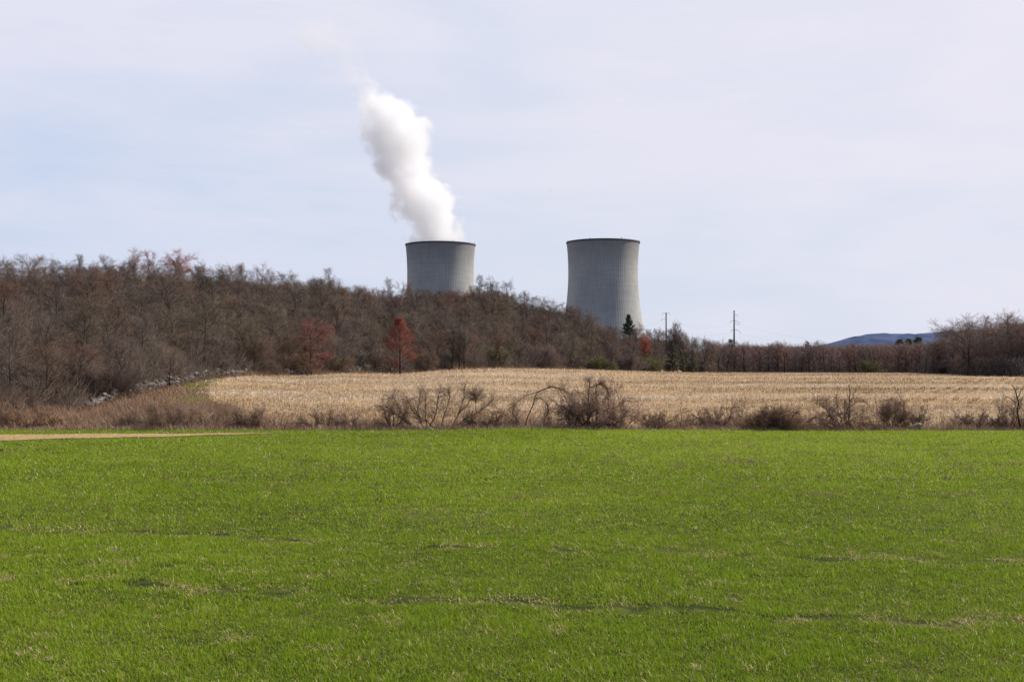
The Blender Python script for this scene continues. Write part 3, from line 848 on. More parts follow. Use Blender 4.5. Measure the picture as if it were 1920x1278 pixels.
# trunks at the foot of the hill
special(848, 249, 610, UPR[0], 'bare_tree', (.15, .11, .09), 'upright bare tree, left of the close trio at the field edge', bark=(.5, .47, .45, 1))
special(861, 250, 600, UPR[1], 'bare_tree', (.14, .105, .085), 'middle tree of the close trio at the field edge', bark=(.5, .47, .45, 1))
special(871, 248, 612, UPR[2], 'bare_tree', (.15, .11, .09), 'thin bare tree, right of the close trio at the field edge', bark=(.5, .47, .45, 1))
sap = tree_round(340, 10, cb=.12, n1=26, ang=78, spread=.30, trop=.0, twr=.010, n2=4, n3=3, twl=.55)
special(319, 105, 655, sap, 'young_tree', (.10, .075, .065), 'lone dark sapling with level twigs in front of the stone wall', bark=(.45, .42, .4, 1), sxy=.95)
sap2 = tree_round(341, 10, cb=.25, n1=14, ang=60, spread=.2, twr=.012, n2=3, n3=3, twl=.5)
special(940, 268, 640, sap2, 'young_tree', (.12, .09, .075), 'thin sapling with dark trunk at the field edge below the hill', bark=(.4, .38, .36, 1))
special(1142, 338, 640, UPR[3], 'bare_tree', (.16, .115, .10), 'bare tree with a thin dark trunk in front of the pine grove', bark=(.45, .43, .42, 1))
special(70, 72, 672, shrub(345, 5., 6., 9, .011, stem=.07, tilt0=5, tilt1=40, arch=.03, twl=.6, n2=7), 'bare_tree', (.14, .10, .08), 'low multi-stemmed bare tree in the meadow left of the stone wall', bark=(.6, .6, .5, 1))
special(5, 78, 640, tree_round(346, 6, cb=.2, n1=14, twr=.012), 'bare_tree', (.13, .10, .09), "shadowy bare tree at the photo's left edge above the meadow")
special(128, 95, 652, shrub(347, 6., 6., 8, .013, stem=.08, tilt0=5, tilt1=38, arch=.03, twl=.7, n2=7), 'bare_tree', (.15, .115, .10), 'greyish multi-stemmed bare tree behind the low end of the wall')

# --- conifers
def pine(seed, h, w, nw=15, cb=.12, tuft=.5, gap=0.0, droop=.0):
    T = Tree(seed); r0 = h*.016
    tk = T.poly((0, 0, -.5), (0, 0, 1), h*.98, 8, .012, .05)
    T.trunk.tube(tk, r0*np.linspace(1.2, .15, 9), 6, 0, False)
    for k in range(nw):
        t = (k+.2)/nw
        f = cb+(1-cb)*t
        prof = (1-t)**.8+.05
        for j in range(6):
            if T.r.random() < gap: continue
            az = j*PI/3+k*.9+T.r.gauss(0, .2)
            p, _ = T.sub(tk, min(.99, f+T.r.gauss(0, .008)))
            Lh = w*.5*prof*T.r.uniform(.6, 1.15)
            b = T.poly(p, (math.cos(az), math.sin(az), .25-droop), Lh, 4, .08, .05)
            T.trunk.tube(b, r0*.28*np.linspace(1, .3, 5), 3, 0, False)
            m = max(10, int(40*Lh/(w*.5)))
            for _ in range(m):
                q, d = T.sub(b, min(.99, .25+.75*T.r.random()))
                for _ in range(5):
                    dd = nrm(d*.6+np.array([T.r.gauss(0, .6), T.r.gauss(0, .6), T.r.gauss(.15, .45)]))
                    T.p0.append(q); T.p1.append(q+dd*tuft*T.r.uniform(.5, 1.1)); T.rad.append(tuft*.07); T.tip.append(1.0)
    return T
special(1180, 432, 587, pine(401, 14, 9.0, 15, .38, .8, .05), 'pine_tree', (.030, .075, .035), 'tall dark green pine in front of the idle tower', mat=NEEDLE, sxy=.72)
special(1262, 402, 643, pine(402, 11, 5.5, 13, .12, .6, .25), 'pine_tree', (.070, .072, .045), 'dark broad evergreen below the T-topped pole', mat=NEEDLE, sxy=1.2)
special(1280, 406, 656, pine(403, 9, 3.6, 12, .1, .5, .3), 'pine_tree', (.090, .105, .04), 'yellow-green young evergreen beside the dark broad one', mat=NEEDLE)
special(1299, 412, 654, pine(404, 9, 3.8, 12, .1, .5, .3), 'pine_tree', (.085, .105, .04), 'yellow-green young evergreen, right one of the pair', mat=NEEDLE)
special(1369, 560, 634, pine(405, 14, 6, 12, .2, .8, .15), 'pine_tree', (.030, .065, .035), 'tiny dark pine left of the tall steel pole', mat=NEEDLE)
special(1515, 560, 638, pine(406, 14, 6, 12, .2, .8, .15), 'pine_tree', (.030, .080, .045), 'tiny green pine above the middle of the far treeline', mat=NEEDLE)
special(1687, 600, 633, pine(407, 16, 8, 13, .2, 1.1, .05), 'pine_tree', (.025, .060, .040), 'dark pine, left of the pair in front of the blue hill', mat=NEEDLE, sxy=1.5)
special(1703, 605, 632, pine(408, 16, 9, 13, .2, 1.1, .05), 'pine_tree', (.035, .090, .035), 'middle green pine in front of the blue hill', mat=NEEDLE, sxy=1.5)
special(1717, 608, 629, pine(409, 16, 9, 13, .2, 1.1, .05), 'pine_tree', (.040, .100, .035), 'bright green pine, rightmost in front of the blue hill', mat=NEEDLE, sxy=1.5)

# --- shrubs at the hill's foot
def hshrub(px, D, top, wpx, color, lab, seed, kind='bare_shrub', n=26, group=None, row_scale=1.0, dens=1.0):
    x, y, z = at(px, D)
    h = zrow(D, top)-z; w = wpx/F*D
    T = shrub(seed, h, w, int(n*dens), twr=.0065*max(1, D/60)*.8, stem=.012*max(1, D/60)*.6, n2=8, n3=9, tilt0=4, tilt1=70, twl=h*.2, arch=-.02)
    pr = T.build(kind+'_%d' % int(px))
    hh = mesh_bulk(pr)
    e = add_tree(kind, pr[0], pr[1], (x, y, z), 0, 1, (*color, 1), lab, 'shrub', group, (.6, .55, .52, 1))
    e.scale = (1, 1, min(2.2, h/hh))
    return e
HS = 'shrubs at the foot of the wooded hill'
hshrub(205, 79, 700, 125, (.085, .056, .044), 'big dark brown shrub behind the low end of the stone wall', 501, n=80, group=HS)
hshrub(270, 100, 695, 90, (.12, .085, .065), 'brown shrub behind the break in the stone wall', 502, group=HS)
hshrub(130, 76, 725, 80, (.13, .08, .055), 'reddish-brown shrub in the meadow left of the big dark shrub', 503, group=HS)
hshrub(1010, 300, 655, 85, (.155, .105, .100), 'rounded mauve-brown shrub at the field edge between the towers', 504, n=40, group=HS)
hshrub(925, 275, 655, 70, (.15, .15, .06), 'olive-yellow shrub on the slope behind the thin field-edge sapling', 505, group=HS)
hshrub(1115, 335, 672, 50, (.145, .145, .055), 'olive shrub at the field edge below the idle tower', 506, group=HS)
hshrub(1140, 338, 680, 40, (.15, .14, .06), 'low olive shrub beside the thin dark trunk', 507, group=HS)
hshrub(1213, 390, 673, 40, (.145, .15, .055), 'olive shrub below the orange-red tree', 508, group=HS)
hshrub(1290, 440, 682, 30, (.09, .07, .075), 'small dark shrub at the far corner of the stubble', 509, group=HS)
hshrub(1307, 445, 684, 26, (.085, .065, .07), 'smallest dark shrub, right of its twin at the stubble corner', 510, group=HS)
hshrub(1630, 470, 680, 36, (.14, .125, .055), 'olive shrub in front of the far treeline', 511, group=HS)
hshrub(540, 185, 640, 80, (.19, .125, .08), 'tan vine-covered thicket left of the dusty red maple', 512, n=44, group=HS)
hshrub(478, 172, 640, 90, (.15, .098, .072), 'brown thicket above the far end of the stone wall', 513, n=40, group=HS)
hshrub(620, 205, 665, 60, (.16, .105, .07), 'brown shrub right of the dusty red maple', 514, group=HS)
hshrub(690, 222, 668, 70, (.15, .105, .075), 'grey-brown shrub between the two red trees', 515, group=HS)
hshrub(790, 238, 660, 60, (.17, .11, .075), 'light brown shrub right of the cone-shaped red tree', 516, group=HS)
hshrub(1075, 325, 668, 60, (.14, .10, .085), 'grey shrub between the mauve and the olive shrubs', 517, group=HS)
hshrub(1175, 362, 668, 55, (.15, .105, .10), 'mauve shrub below the tall dark pine', 518, group=HS)
hshrub(395, 142, 668, 80, (.125, .09, .075), 'grey-brown shrub behind the upper stone wall', 519, n=34, group=HS)
hshrub(1250, 418, 676, 40, (.14, .10, .09), 'brown shrub below the dark broad evergreen', 520, group=HS)
hshrub(20, 66, 735, 120, (.14, .09, .065), "brown shrub at the meadow's left edge", 521, group=HS)
hshrub(1775, 400, 690, 40, (.07, .05, .04), 'dark low brush under the right-hand stand', 522, group=HS)

# ------------------------------------------------------------------ hedgerow between the two fields
HG = 'bushes of the hedgerow between the fields'
def hedge(px, D, top, wpx, color, lab, seed, n=22, stem=.02, kind='bare_shrub', **kw):
    x, y, z = at(px, D)
    h = zrow(D, top)-z; w = wpx/F*D
    kw['n2'] = kw.get('n2', 6)+2; kw['n3'] = kw.get('n3', 5)+3
    T = shrub(seed, h, w, n, twr=kw.pop('twr', .0068), stem=stem, **kw)
    pr = T.build(kind+'_%d' % int(px))
    hh = mesh_bulk(pr)
    e = add_tree(kind, pr[0], pr[1], (x, y, z), 0, 1, (color[0]*1.0, color[1]*.96, color[2]*.84, 1), lab, 'shrub', HG, (1.0, .82, .70, 1))
    e.scale = (1, 1, min(2.4, max(.6, h/hh)))
    return e
hedge(738, 46.8, 752, 50, (0.279, 0.181, 0.140), 'small twiggy bush at the left end of the largest hedgerow shrub', 602, n=12)
hedge(1110, 46.6, 735, 130, (0.340, 0.222, 0.190), 'tall tangled bramble right of the arched shrub', 604, n=30, stem=.016, tilt0=3, tilt1=50, arch=-.10, n2=6, n3=4, twl=.30)
hedge(1165, 46.8, 762, 70, (0.247, 0.155, 0.124), 'low dark bramble at the right foot of the tangled one', 605, n=16, arch=-.12)
hedge(1075, 46.7, 760, 60, (0.247, 0.161, 0.128), 'low bramble left of the tangled one, behind the pale dead stick', 606, n=14, arch=-.12)
hedge(1450, 46.5, 772, 112, (0.196, 0.120, 0.086), 'dense dark brown mounded bush alone in the right hedgerow', 607, n=50, stem=.010, tilt0=5, tilt1=78, arch=-.06, n2=7, n3=7, twl=.24)
hedge(1578, 46.6, 750, 66, (0.289, 0.185, 0.149), 'twiggy bush around the forked sapling', 608, n=18)
hedge(1668, 46.8, 752, 84, (0.320, 0.210, 0.165), 'wispy reddish-brown bush right of the forked sapling', 609, n=20, twl=.26, arch=.02)
hedge(1715, 46.8, 768, 60, (0.247, 0.161, 0.124), 'low bush beside the grey fallen log', 610, n=16)
hedge(350, 47.5, 764, 230, (0.279, 0.190, 0.145), 'broad low brush pile on the left of the hedgerow', 611, n=44, stem=.012, tilt0=10, tilt1=70, arch=-.03, n2=7, n3=5, spreadbase=.42, twl=.28)
hedge(270, 47.0, 778, 120, (0.206, 0.140, 0.111), 'dark low brush at the left end of the broad brush pile', 612, n=26, spreadbase=.4)
hedge(35, 47.4, 762, 140, (0.309, 0.196, 0.140), "brown brush in the hedgerow at the photo's left edge", 613, n=32, stem=.012, spreadbase=.4)
hedge(120, 47.6, 780, 80, (0.361, 0.222, 0.145), 'low rusty brush near the left edge of the hedgerow', 614, n=18, spreadbase=.4)
hedge(470, 47.0, 768, 80, (0.309, 0.206, 0.165), 'thin weeds at the right end of the broad brush pile', 615, n=16)
hedge(600, 47.0, 772, 70, (0.351, 0.237, 0.190), 'pale low weeds between the brush pile and the largest shrub', 616, n=14)
hedge(650, 47.0, 778, 80, (0.361, 0.247, 0.203), 'pale drooping weeds left of the largest shrub', 617, n=16, arch=-.12)
hedge(910, 46.8, 775, 80, (0.268, 0.175, 0.140), 'low brush between the largest shrub and the arched one', 618, n=18)
hedge(1340, 46.8, 770, 90, (0.330, 0.216, 0.165), 'low brown weeds left of the dark mounded bush', 619, n=16)
hedge(1230, 46.8, 776, 70, (0.309, 0.206, 0.161), 'low brown weeds right of the tangled bramble', 620, n=14)
hedge(1830, 46.9, 778, 110, (0.279, 0.175, 0.136), 'low dark weeds left of the right-edge sapling', 621, n=22, spreadbase=.4)
hedge(1895, 46.7, 752, 60, (0.289, 0.185, 0.145), 'twiggy growth around the right-edge sapling', 622, n=12)

def stem_thing(kind, px, D, paths, color, lab, catg, bark, twigs=6, twl=.22, twr=.007, side=0, group=None):
    """paths: lists of (dpx, row) points with start radius -> a sapling with those very limbs"""
    x, y, z = at(px, D)
    T = Tree(int(px)+9)
    for pts, r in paths:
        P3 = np.array([((dx)/F*D, T.r.gauss(0, .03), zrow(D, rw)-z) for dx, rw in pts])
        if pts[0][1] >= 798: P3 = np.vstack([[0, 0, -.10], P3])     # every stem leaves the one root crown
        # refine
        tt = np.linspace(0, len(P3)-1, 4*len(P3)); Q = np.stack([np.interp(tt, range(len(P3)), P3[:, i]) for i in range(3)], -1)
        Q[1:-1] += rng.normal(0, .034, (len(Q)-2, 3)); Q[1:-1] = .5*Q[1:-1]+.25*(Q[:-2]+Q[2:])
        T.trunk.tube(Q, r*np.linspace(1, .35, len(Q)), 6, 0, True)
        if twigs: T.twigs(Q[len(Q)//4:], twigs*len(pts), twl, twr, 48, .02, 1.0)
    pr = T.build(kind+'_%d' % int(px))
    return add_tree(kind, pr[0], pr[1], (x, y, z), 0, 1, (*color, 1), lab, catg, group or HG, bark)
G0 = 806
stem_thing('bare_shrub', 985, 46.6, [([(0, G0), (8, 770), (18, 745), (32, 730), (52, 724), (74, 730)], .028), ([(18, 745), (38, 752), (44, 780), (40, 800)], .016), ([(-12, G0), (-20, 780), (-26, 766)], .02), ([(-8, G0), (-18, 785), (-14, 768), (-22, 752)], .014),
           ([(32, 730), (60, 726), (90, 742)], .018), ([(30, 732), (0, 742), (-22, 762)], .016), ([(34, G0), (36, 782), (44, 768), (41, 752)], .014), ([(-5, G0), (-40, 775), (-55, 770)], .014), ([(20, G0), (40, 770), (70, 760), (95, 775)], .014)],
           (.31, .20, .145), 'arched vine-hung shrub bending over to the right in the hedgerow', 'shrub', (.8, .68, .6, 1), twigs=16, twl=.40, twr=.006)
stem_thing('bare_shrub', 822, 46.6, [([(24, 804), (39, 775), (47, 750), (50, 722)], 0.0211), ([(22, 805), (45, 790), (71, 773), (90, 760), (104, 748)], 0.0198), ([(71, 774), (70, 750), (66, 738)], .016), ([(-18, 800), (-7, 784), (-2, 755), (2, 735)], .030),
           ([(-26, 804), (-36, 784), (-39, 758), (-32, 730)], 0.0174), ([(-50, 803), (-66, 780), (-80, 752), (-86, 742)], 0.0149), ([(-22, 802), (-26, 765), (-24, 736)], .022), ([(-40, 804), (-60, 790), (-92, 768)], .02), ([(5, 804), (12, 775), (22, 745), (18, 730)], .022),
           ([(39, 775), (62, 750), (80, 736)], .016), ([(-10, 800), (-50, 770), (-62, 742)], .02), ([(30, 800), (62, 795), (88, 790)], .018)],
           (.31, .21, .145), 'wide multi-stemmed bare shrub with dark spreading limbs, largest in the hedgerow', 'shrub', (.8, .68, .6, 1), twigs=30, twl=.52, twr=.0065)
stem_thing('bare_shrub', 1098, 46.9, [([(0, G0), (4, 760), (8, 720), (6, 712)], .03), ([(20, G0), (22, 760), (20, 725), (28, 715)], .035), ([(-18, G0), (-22, 765), (-20, 742)], .022), ([(28, 720), (45, 735), (42, 765)], .018), ([(8, 725), (30, 718), (42, 730)], .02)],
           (.30, .19, .14), 'upright viny stems rising out of the tangled bramble', 'shrub', (.5, .42, .4, 1), twigs=34, twl=.34, twr=.006)
stem_thing('young_tree', 1594, 46.5, [([(0, 806), (-2, 775), (-1, 745), (-3, 722)], .042), ([(-1, 752), (6, 740), (10, 728)], .022), ([(-1, 770), (-8, 755)], .012)], (.16, .10, .075), 'thin forked reddish sapling standing in the right hedgerow', 'young tree', (.9, .68, .6, 1), twigs=2, twl=.15)
stem_thing('young_tree', 1912, 46.4, [([(0, 806), (-3, 775), (-4, 745), (-14, 722)], .05), ([(-4, 745), (4, 728), (12, 722)], .02), ([(-4, 755), (-18, 745), (-30, 742)], .012), ([(8, 806), (10, 780), (12, 760)], .03)], (.16, .10, .075), "reddish sapling with two stems at the photo's right edge", 'young tree', (.9, .66, .58, 1), twigs=3, twl=.17)
stem_thing('young_tree', 1278, 46.6, [([(0, 806), (-1, 780), (0, 752)], .016), ([(0, 775), (6, 765)], .008)], (.15, .10, .08), 'tiny thin sapling right of the tangled bramble', 'young tree', (.8, .7, .62, 1), twigs=3, twl=.14)

# pale dead stick
def mat_pale(name, c):
    m, nt = new_mat(name); tc = N(nt, 'ShaderNodeTexCoord')
    n1 = noise(nt, 9, 4, .6, tc.outputs['Object'])
    finish(nt, mixc(nt, n1, tuple(k*.6 for k in c), tuple(min(1, k*1.25) for k in c)), .85, .2); return m
mb = MB(); x, y, z = at(1012, 46.1)
mb.tube([(-.05, 0, -.1), (0, 0, .25), (.06, .02, .52), (.1, .02, .72)], [.022, .02, .016, .008], 6)
mb.tube([(.03, .01, .40), (.09, -.02, .52)], [.009, .004], 5)
tag(link('dead_branch', mb.mesh('dead_branch', True), mat_pale('bleached_wood', (.55, .50, .47)), loc=(x, y, z)), 'bleached white dead branch leaning beside the arched hedgerow shrub', 'branch')
mb = MB(); x, y, z = at(1715, 46.1)
mb.tube([(-.45, 0, .02), (-.15, .03, .13), (.15, 0, .22), (.27, 0, .20)], [.05, .075, .09, .085], 8)
mb.tube([(.2, 0, .2), (.3, -.05, .08), (.33, -.08, -.05)], [.06, .04, .03], 6)
tag(link('fallen_log', mb.mesh('fallen_log', True), mat_pale('weathered_wood', (.30, .23, .18)), loc=(x, y, z)), 'grey-brown fallen log at the right hedgerow edge', 'log')
for (px, D, rot_, lab) in ((386, 46.9, .9, 'pale dead branch slanting up out of the broad brush pile'), (118, 52, .6, 'pale straw-coloured branch lying in the left meadow')):
    mb = MB(); x, y, z = at(px, D)
    Lb = 1.0 if px > 200 else .6
    mb.tube([(-.5*Lb, 0, .05), (-.1*Lb, .03, .3*Lb), (.3*Lb, 0, .75*Lb*rot_)], [.024, .02, .008], 6)
    mb.tube([(-.1*Lb, .03, .3*Lb), (-.1*Lb, .05, .55*Lb)], [.012, .005], 5)
    tag(link('dead_branch', mb.mesh('dead_branch_%d' % px, True), bpy.data.materials['bleached_wood'], loc=(x, y, z)), lab, 'branch')

# ------------------------------------------------------------------ dry stone wall
def mat_stone():
    m, nt = new_mat('field_stone')
    g = N(nt, 'ShaderNodeNewGeometry'); t = attr(nt, 'tip')
    n1 = noise(nt, 5, 5, .65, g.outputs['Position'])
    c = ramp_out(nt, t, [(0, (.060, .052, .045)), (.5, (.15, .133, .120)), (.85, (.26, .24, .22)), (1, (.18, .115, .08))])
    c2 = mixc(nt, 1.0, c, ramp_out(nt, n1, [(.3, (.55, .55, .55)), (.7, (1.2, 1.2, 1.2))]), 'MULTIPLY')
    finish(nt, c2, .9, .15, n1, .04); return m
STONE = mat_stone()
import bmesh
_bm = bmesh.new(); bmesh.ops.create_icosphere(_bm, subdivisions=2, radius=1.0)
ICO_V = np.array([v.co[:] for v in _bm.verts]); ICO_F = np.array([[v.index for v in f.verts] for f in _bm.faces]); _bm.free()
def stone(mb, c, size, a):
    s = np.array(size)*rng.uniform(.75, 1.25, 3)
    v = ICO_V.copy()
    for _ in range(7):
        d = nrm(rng.normal(size=3)); lim = rng.uniform(.5, .8); k = v@d; v -= np.maximum(k-lim, 0)[:, None]*d*0.92
    v = v*s
    az = rng.random()*6.28; ti = rng.normal(0, .35)
    R1 = np.array([[math.cos(az), -math.sin(az), 0], [math.sin(az), math.cos(az), 0], [0, 0, 1]])
    R2 = np.array([[1, 0, 0], [0, math.cos(ti), -math.sin(ti)], [0, math.sin(ti), math.cos(ti)]])
    mb.add(v@R2.T@R1.T+c, ICO_F, None, a)
def wall(name, pts, n, hgt, lab, wid=.55, size=.17, group='stretches of the dry stone wall'):
    mb = MB(); pts = np.array(pts, float)
    tt = np.linspace(0, 1, len(pts))
    o = at(*pts[0])
    for _ in range(n):
        t = rng.random(); px = np.interp(t, tt, pts[:, 0]); D = np.interp(t, tt, pts[:, 1])
        hh = hgt*(.6+.5*vnoise(np.array([t*14.]), np.array([px*0.]), 1.0, 61)[0])
        f = rng.random()**.8
        x, y, z = at(px, D+rng.normal(0, wid*(1-.6*f)))
        stone(mb, np.array([x-o[0], y-o[1], z-o[2]+f*hh]), (size*1.35, size, size*.7), rng.random())
    return tag(link(name, mb.mesh(name), STONE, loc=o), lab, 'stone wall', group)
wall('stone_wall', [(160, 66.5), (185, 70), (215, 78), (247, 84)], 420, .75, 'nearest low stretch of grey dry stone wall below the big dark shrub', size=.16)
wall('stone_wall', [(252, 86), (285, 97), (320, 108), (362, 121)], 420, .95, 'middle stretch of dry stone wall behind the lone dark sapling', size=.19, wid=.8)
wall('stone_wall', [(358, 125), (400, 137), (430, 148), (462, 158)], 380, 1.0, 'upper far stretch of pale dry stone wall ending at the thicket', size=.2, wid=.9)
wall('rock_pile', [(535, 181), (565, 185), (580, 187)], 130, 1.0, 'dark rock pile at the foot of the dusty red maple', size=.3, wid=1.0, group='rock piles at the field edge')
wall('rock_pile', [(655, 212), (690, 220), (735, 226)], 110, .9, 'pale scattered rocks between the two red trees', size=.32, wid=1.4, group='rock piles at the field edge')

# ------------------------------------------------------------------ cooling towers
def mat_concrete(name, seed=0.0):
    m, nt = new_mat(name)
    tc = N(nt, 'ShaderNodeTexCoord')
    sep = N(nt, 'ShaderNodeSeparateXYZ'); L(nt, tc.outputs['Object'], sep.inputs[0])
    # streaks run down the shell: angle x height
    ang = math_(nt, 'ARCTAN2', sep.outputs[1], sep.outputs[0])
    cmb = N(nt, 'ShaderNodeCombineXYZ'); L(nt, math_(nt, 'MULTIPLY', ang, 30.0), cmb.inputs[0]); L(nt, math_(nt, 'MULTIPLY', sep.outputs[2], 0.05), cmb.inputs[1]); cmb.inputs[2].default_value = seed
    n1 = noise(nt, 1.3, 4, .6, cmb.outputs[0])
    cm2 = N(nt, 'ShaderNodeCombineXYZ'); L(nt, math_(nt, 'MULTIPLY', ang, 1.5), cm2.inputs[0]); L(nt, math_(nt, 'MULTIPLY', sep.outputs[2], 0.45), cm2.inputs[1]); cm2.inputs[2].default_value = seed+3
    n2 = noise(nt, 1.0, 3, .6, cm2.outputs[0])      # lift bands
    n3 = noise(nt, 0.03, 4, .55, tc.outputs['Object'])
    c = ramp_out(nt, n1, [(.25, (.37, .362, .348)), (.75, (.48, .468, .445))])
    c = mixc(nt, 1.0, c, ramp_out(nt, n2, [(.3, (.90, .90, .90)), (.7, (1.06, 1.06, 1.06))]), 'MULTIPLY')
    c = mixc(nt, 1.0, c, ramp_out(nt, n3, [(.3, (.82, .82, .83)), (.7, (1.1, 1.1, 1.08))]), 'MULTIPLY')
    ribw = math_(nt, 'COSINE', math_(nt, 'MULTIPLY', ang, 96.0))
    c = mixc(nt, 1.0, c, ramp_out(nt, math_(nt, 'MULTIPLY_ADD', ribw, .5, .5), [(0, (.95, .95, .96)), (.6, (1.0, 1.0, 1.0)), (1, (1.06, 1.06, 1.05))]), 'MULTIPLY')
    # darker towards the rim
    c = mixc(nt, ramp_out(nt, math_(nt, 'DIVIDE', sep.outputs[2], 150.0), [(.80, (0, 0, 0)), (.945, (.38, .38, .38))]), c, (.16, .155, .15))
    finish(nt, c, .9, .15)
    return m
def mat_plain(name, c, rough=.8):
    m, nt = new_mat(name); tc = N(nt, 'ShaderNodeTexCoord')
    n1 = noise(nt, .5, 4, .6, tc.outputs['Object'])
    finish(nt, mixc(nt, n1, tuple(k*.75 for k in c), tuple(k*1.2 for k in c)), rough, .2); return m
RIM = mat_plain('dark_rim_concrete', (.11, .122, .14)); INNER = mat_plain('inner_concrete', (.2, .2, .2)); LIGHTM = mat_plain('lamp_housing', (.08, .07, .07))
zb = -25.0
def tower_r(z, a=31.8, zw=90.5, c=86.0): return a*np.sqrt(1+((z-zw)/c)**2)
def cooling_tower(px, D, lab, seed, k=1.0, drop=0.0):
    x = (px-CX)/F*D
    e = empty('cooling_tower', (x, D, zb-drop)); tag(e, lab, 'cooling tower', 'cooling towers behind the hill')
    s = np.array([1.0, 1.0, k])
    ztop = 116.5
    nrib = 96; per = 8
    na = nrib*per
    z = np.linspace(zb+9, ztop, 60)
    th = np.arange(na)*2*PI/na
    prof = .07*(.5+.5*np.cos(np.arange(per)*2*PI/per))**2   # raised meridian ribs
    rib = np.tile(prof, nrib)
    R = tower_r(z)[:, None]+rib[None, :]
    v = np.stack([R*np.cos(th)[None], R*np.sin(th)[None], np.repeat((z-zb)[:, None], na, 1)], -1)*s
    v[..., 2] = v[..., 2]
    i = np.arange(59)[:, None]*na; j = np.arange(na)[None]; j2 = (j+1) % na
    q = np.stack([i+j, i+j2, i+na+j2, i+na+j], -1).reshape(-1, 4)
    link('shell', mesh_from('shell', v.reshape(-1, 3), None, q, True), mat_concrete('shell_concrete_%d' % seed, seed), e)
    # inner face
    n2 = 96; th2 = np.arange(n2)*2*PI/n2
    R = tower_r(z)-.9
    v = np.stack([R[:, None]*np.cos(th2)[None], R[:, None]*np.sin(th2)[None], np.repeat((z-zb)[:, None], n2, 1)], -1)*s
    i = np.arange(59)[:, None]*n2; j = np.arange(n2)[None]; j2 = (j+1) % n2
    q = np.stack([i+j2, i+j, i+n2+j, i+n2+j2], -1).reshape(-1, 4)
    link('inner_wall', mesh_from('inner_wall', v.reshape(-1, 3), None, q, True), INNER, e)
    # rim ring: a stiffening lip
    rt = tower_r(ztop)
    prf = [(rt-1.0, 0.0), (rt+.45, 0.0), (rt+.65, .35), (rt+.65, 1.3), (rt-1.0, 1.3)]
    v = np.array([[r*math.cos(a), r*math.sin(a), ztop-zb+h] for (r, h) in prf for a in th2])*s
    q = [[p*n2+a, p*n2+(a+1) % n2, ((p+1) % 5)*n2+(a+1) % n2, ((p+1) % 5)*n2+a] for p in range(5) for a in range(n2)]
    link('rim', mesh_from('rim', v, None, q, False), RIM, e)
    # warning lights on the rim
    for a in (-115, -65, -10, 60, 130, 190):
        mb = MB(); ar = math.radians(a)
        c = np.array([(rt-.2)*math.cos(ar), (rt-.2)*math.sin(ar), ztop-zb+1.3])*s
        mb.tube([c, c+np.array([0, 0, .7])], .14, 6); mb.tube([c+np.array([0, 0, .6]), c+np.array([0, 0, 1.25])], [.32, .26], 8)
        link('warning_light', mb.mesh('warning_light'), LIGHTM, e)
    # legs carrying the shell above the air inlet
    for kx in range(44):
        a0 = kx*2*PI/44; rb = tower_r(zb)+1.0; r9 = tower_r(zb+9)
        mb = MB()
        for sg in (-1, 1):
            a1 = a0+sg*PI/44
            mb.tube([np.array([rb*math.cos(a0), rb*math.sin(a0), -.5])*s, np.array([r9*math.cos(a1), r9*math.sin(a1), 9.2])*s], .5, 5)
        link('support', mb.mesh('support'), INNER, e)
    return e
TL = (826-CX)/F*1091.0
cooling_tower(1130.7, 1043.0, 'idle ribbed concrete cooling tower without steam, dark pine in front of its foot', 1)
cooling_tower(826.0, 1091.0, 'ribbed concrete cooling tower with white steam rising from its rim', 2, 1.021, 0.0)

# ------------------------------------------------------------------ steam
SP = 1091.0/F
steam_rows = [  # row, centre column, half width, density
    (458, 824, 54, 1.0), (440, 821, 54, 1.0), (420, 812, 55, 1.0), (400, 801, 55, 1.0), (385, 798, 58, 1.0), (370, 797, 58, 1.0), (355, 786, 54, 1.0), (335, 768, 48, .95), (315, 757, 48, .95), (295, 751, 55, .95), (270, 748, 63, .95),
    (245, 745, 65, .95), (225, 739, 60, .95), (208, 733, 52, .9), (195, 715, 46, .95), (180, 697, 34, .7), (165, 683, 27, .48), (148, 669, 24, .30), (128, 653, 30, .12), (105, 630, 42, .085), (80, 606, 54, .11), (55, 597, 54, .09), (35, 592, 40, .03)]
SR = np.array(steam_rows, float)
sz = (458-SR[:, 0])*SP
sx_ = (SR[:, 1]-826)*SP; sr_ = SR[:, 2]*SP; sd_ = SR[:, 3]
Hs = sz[-1]
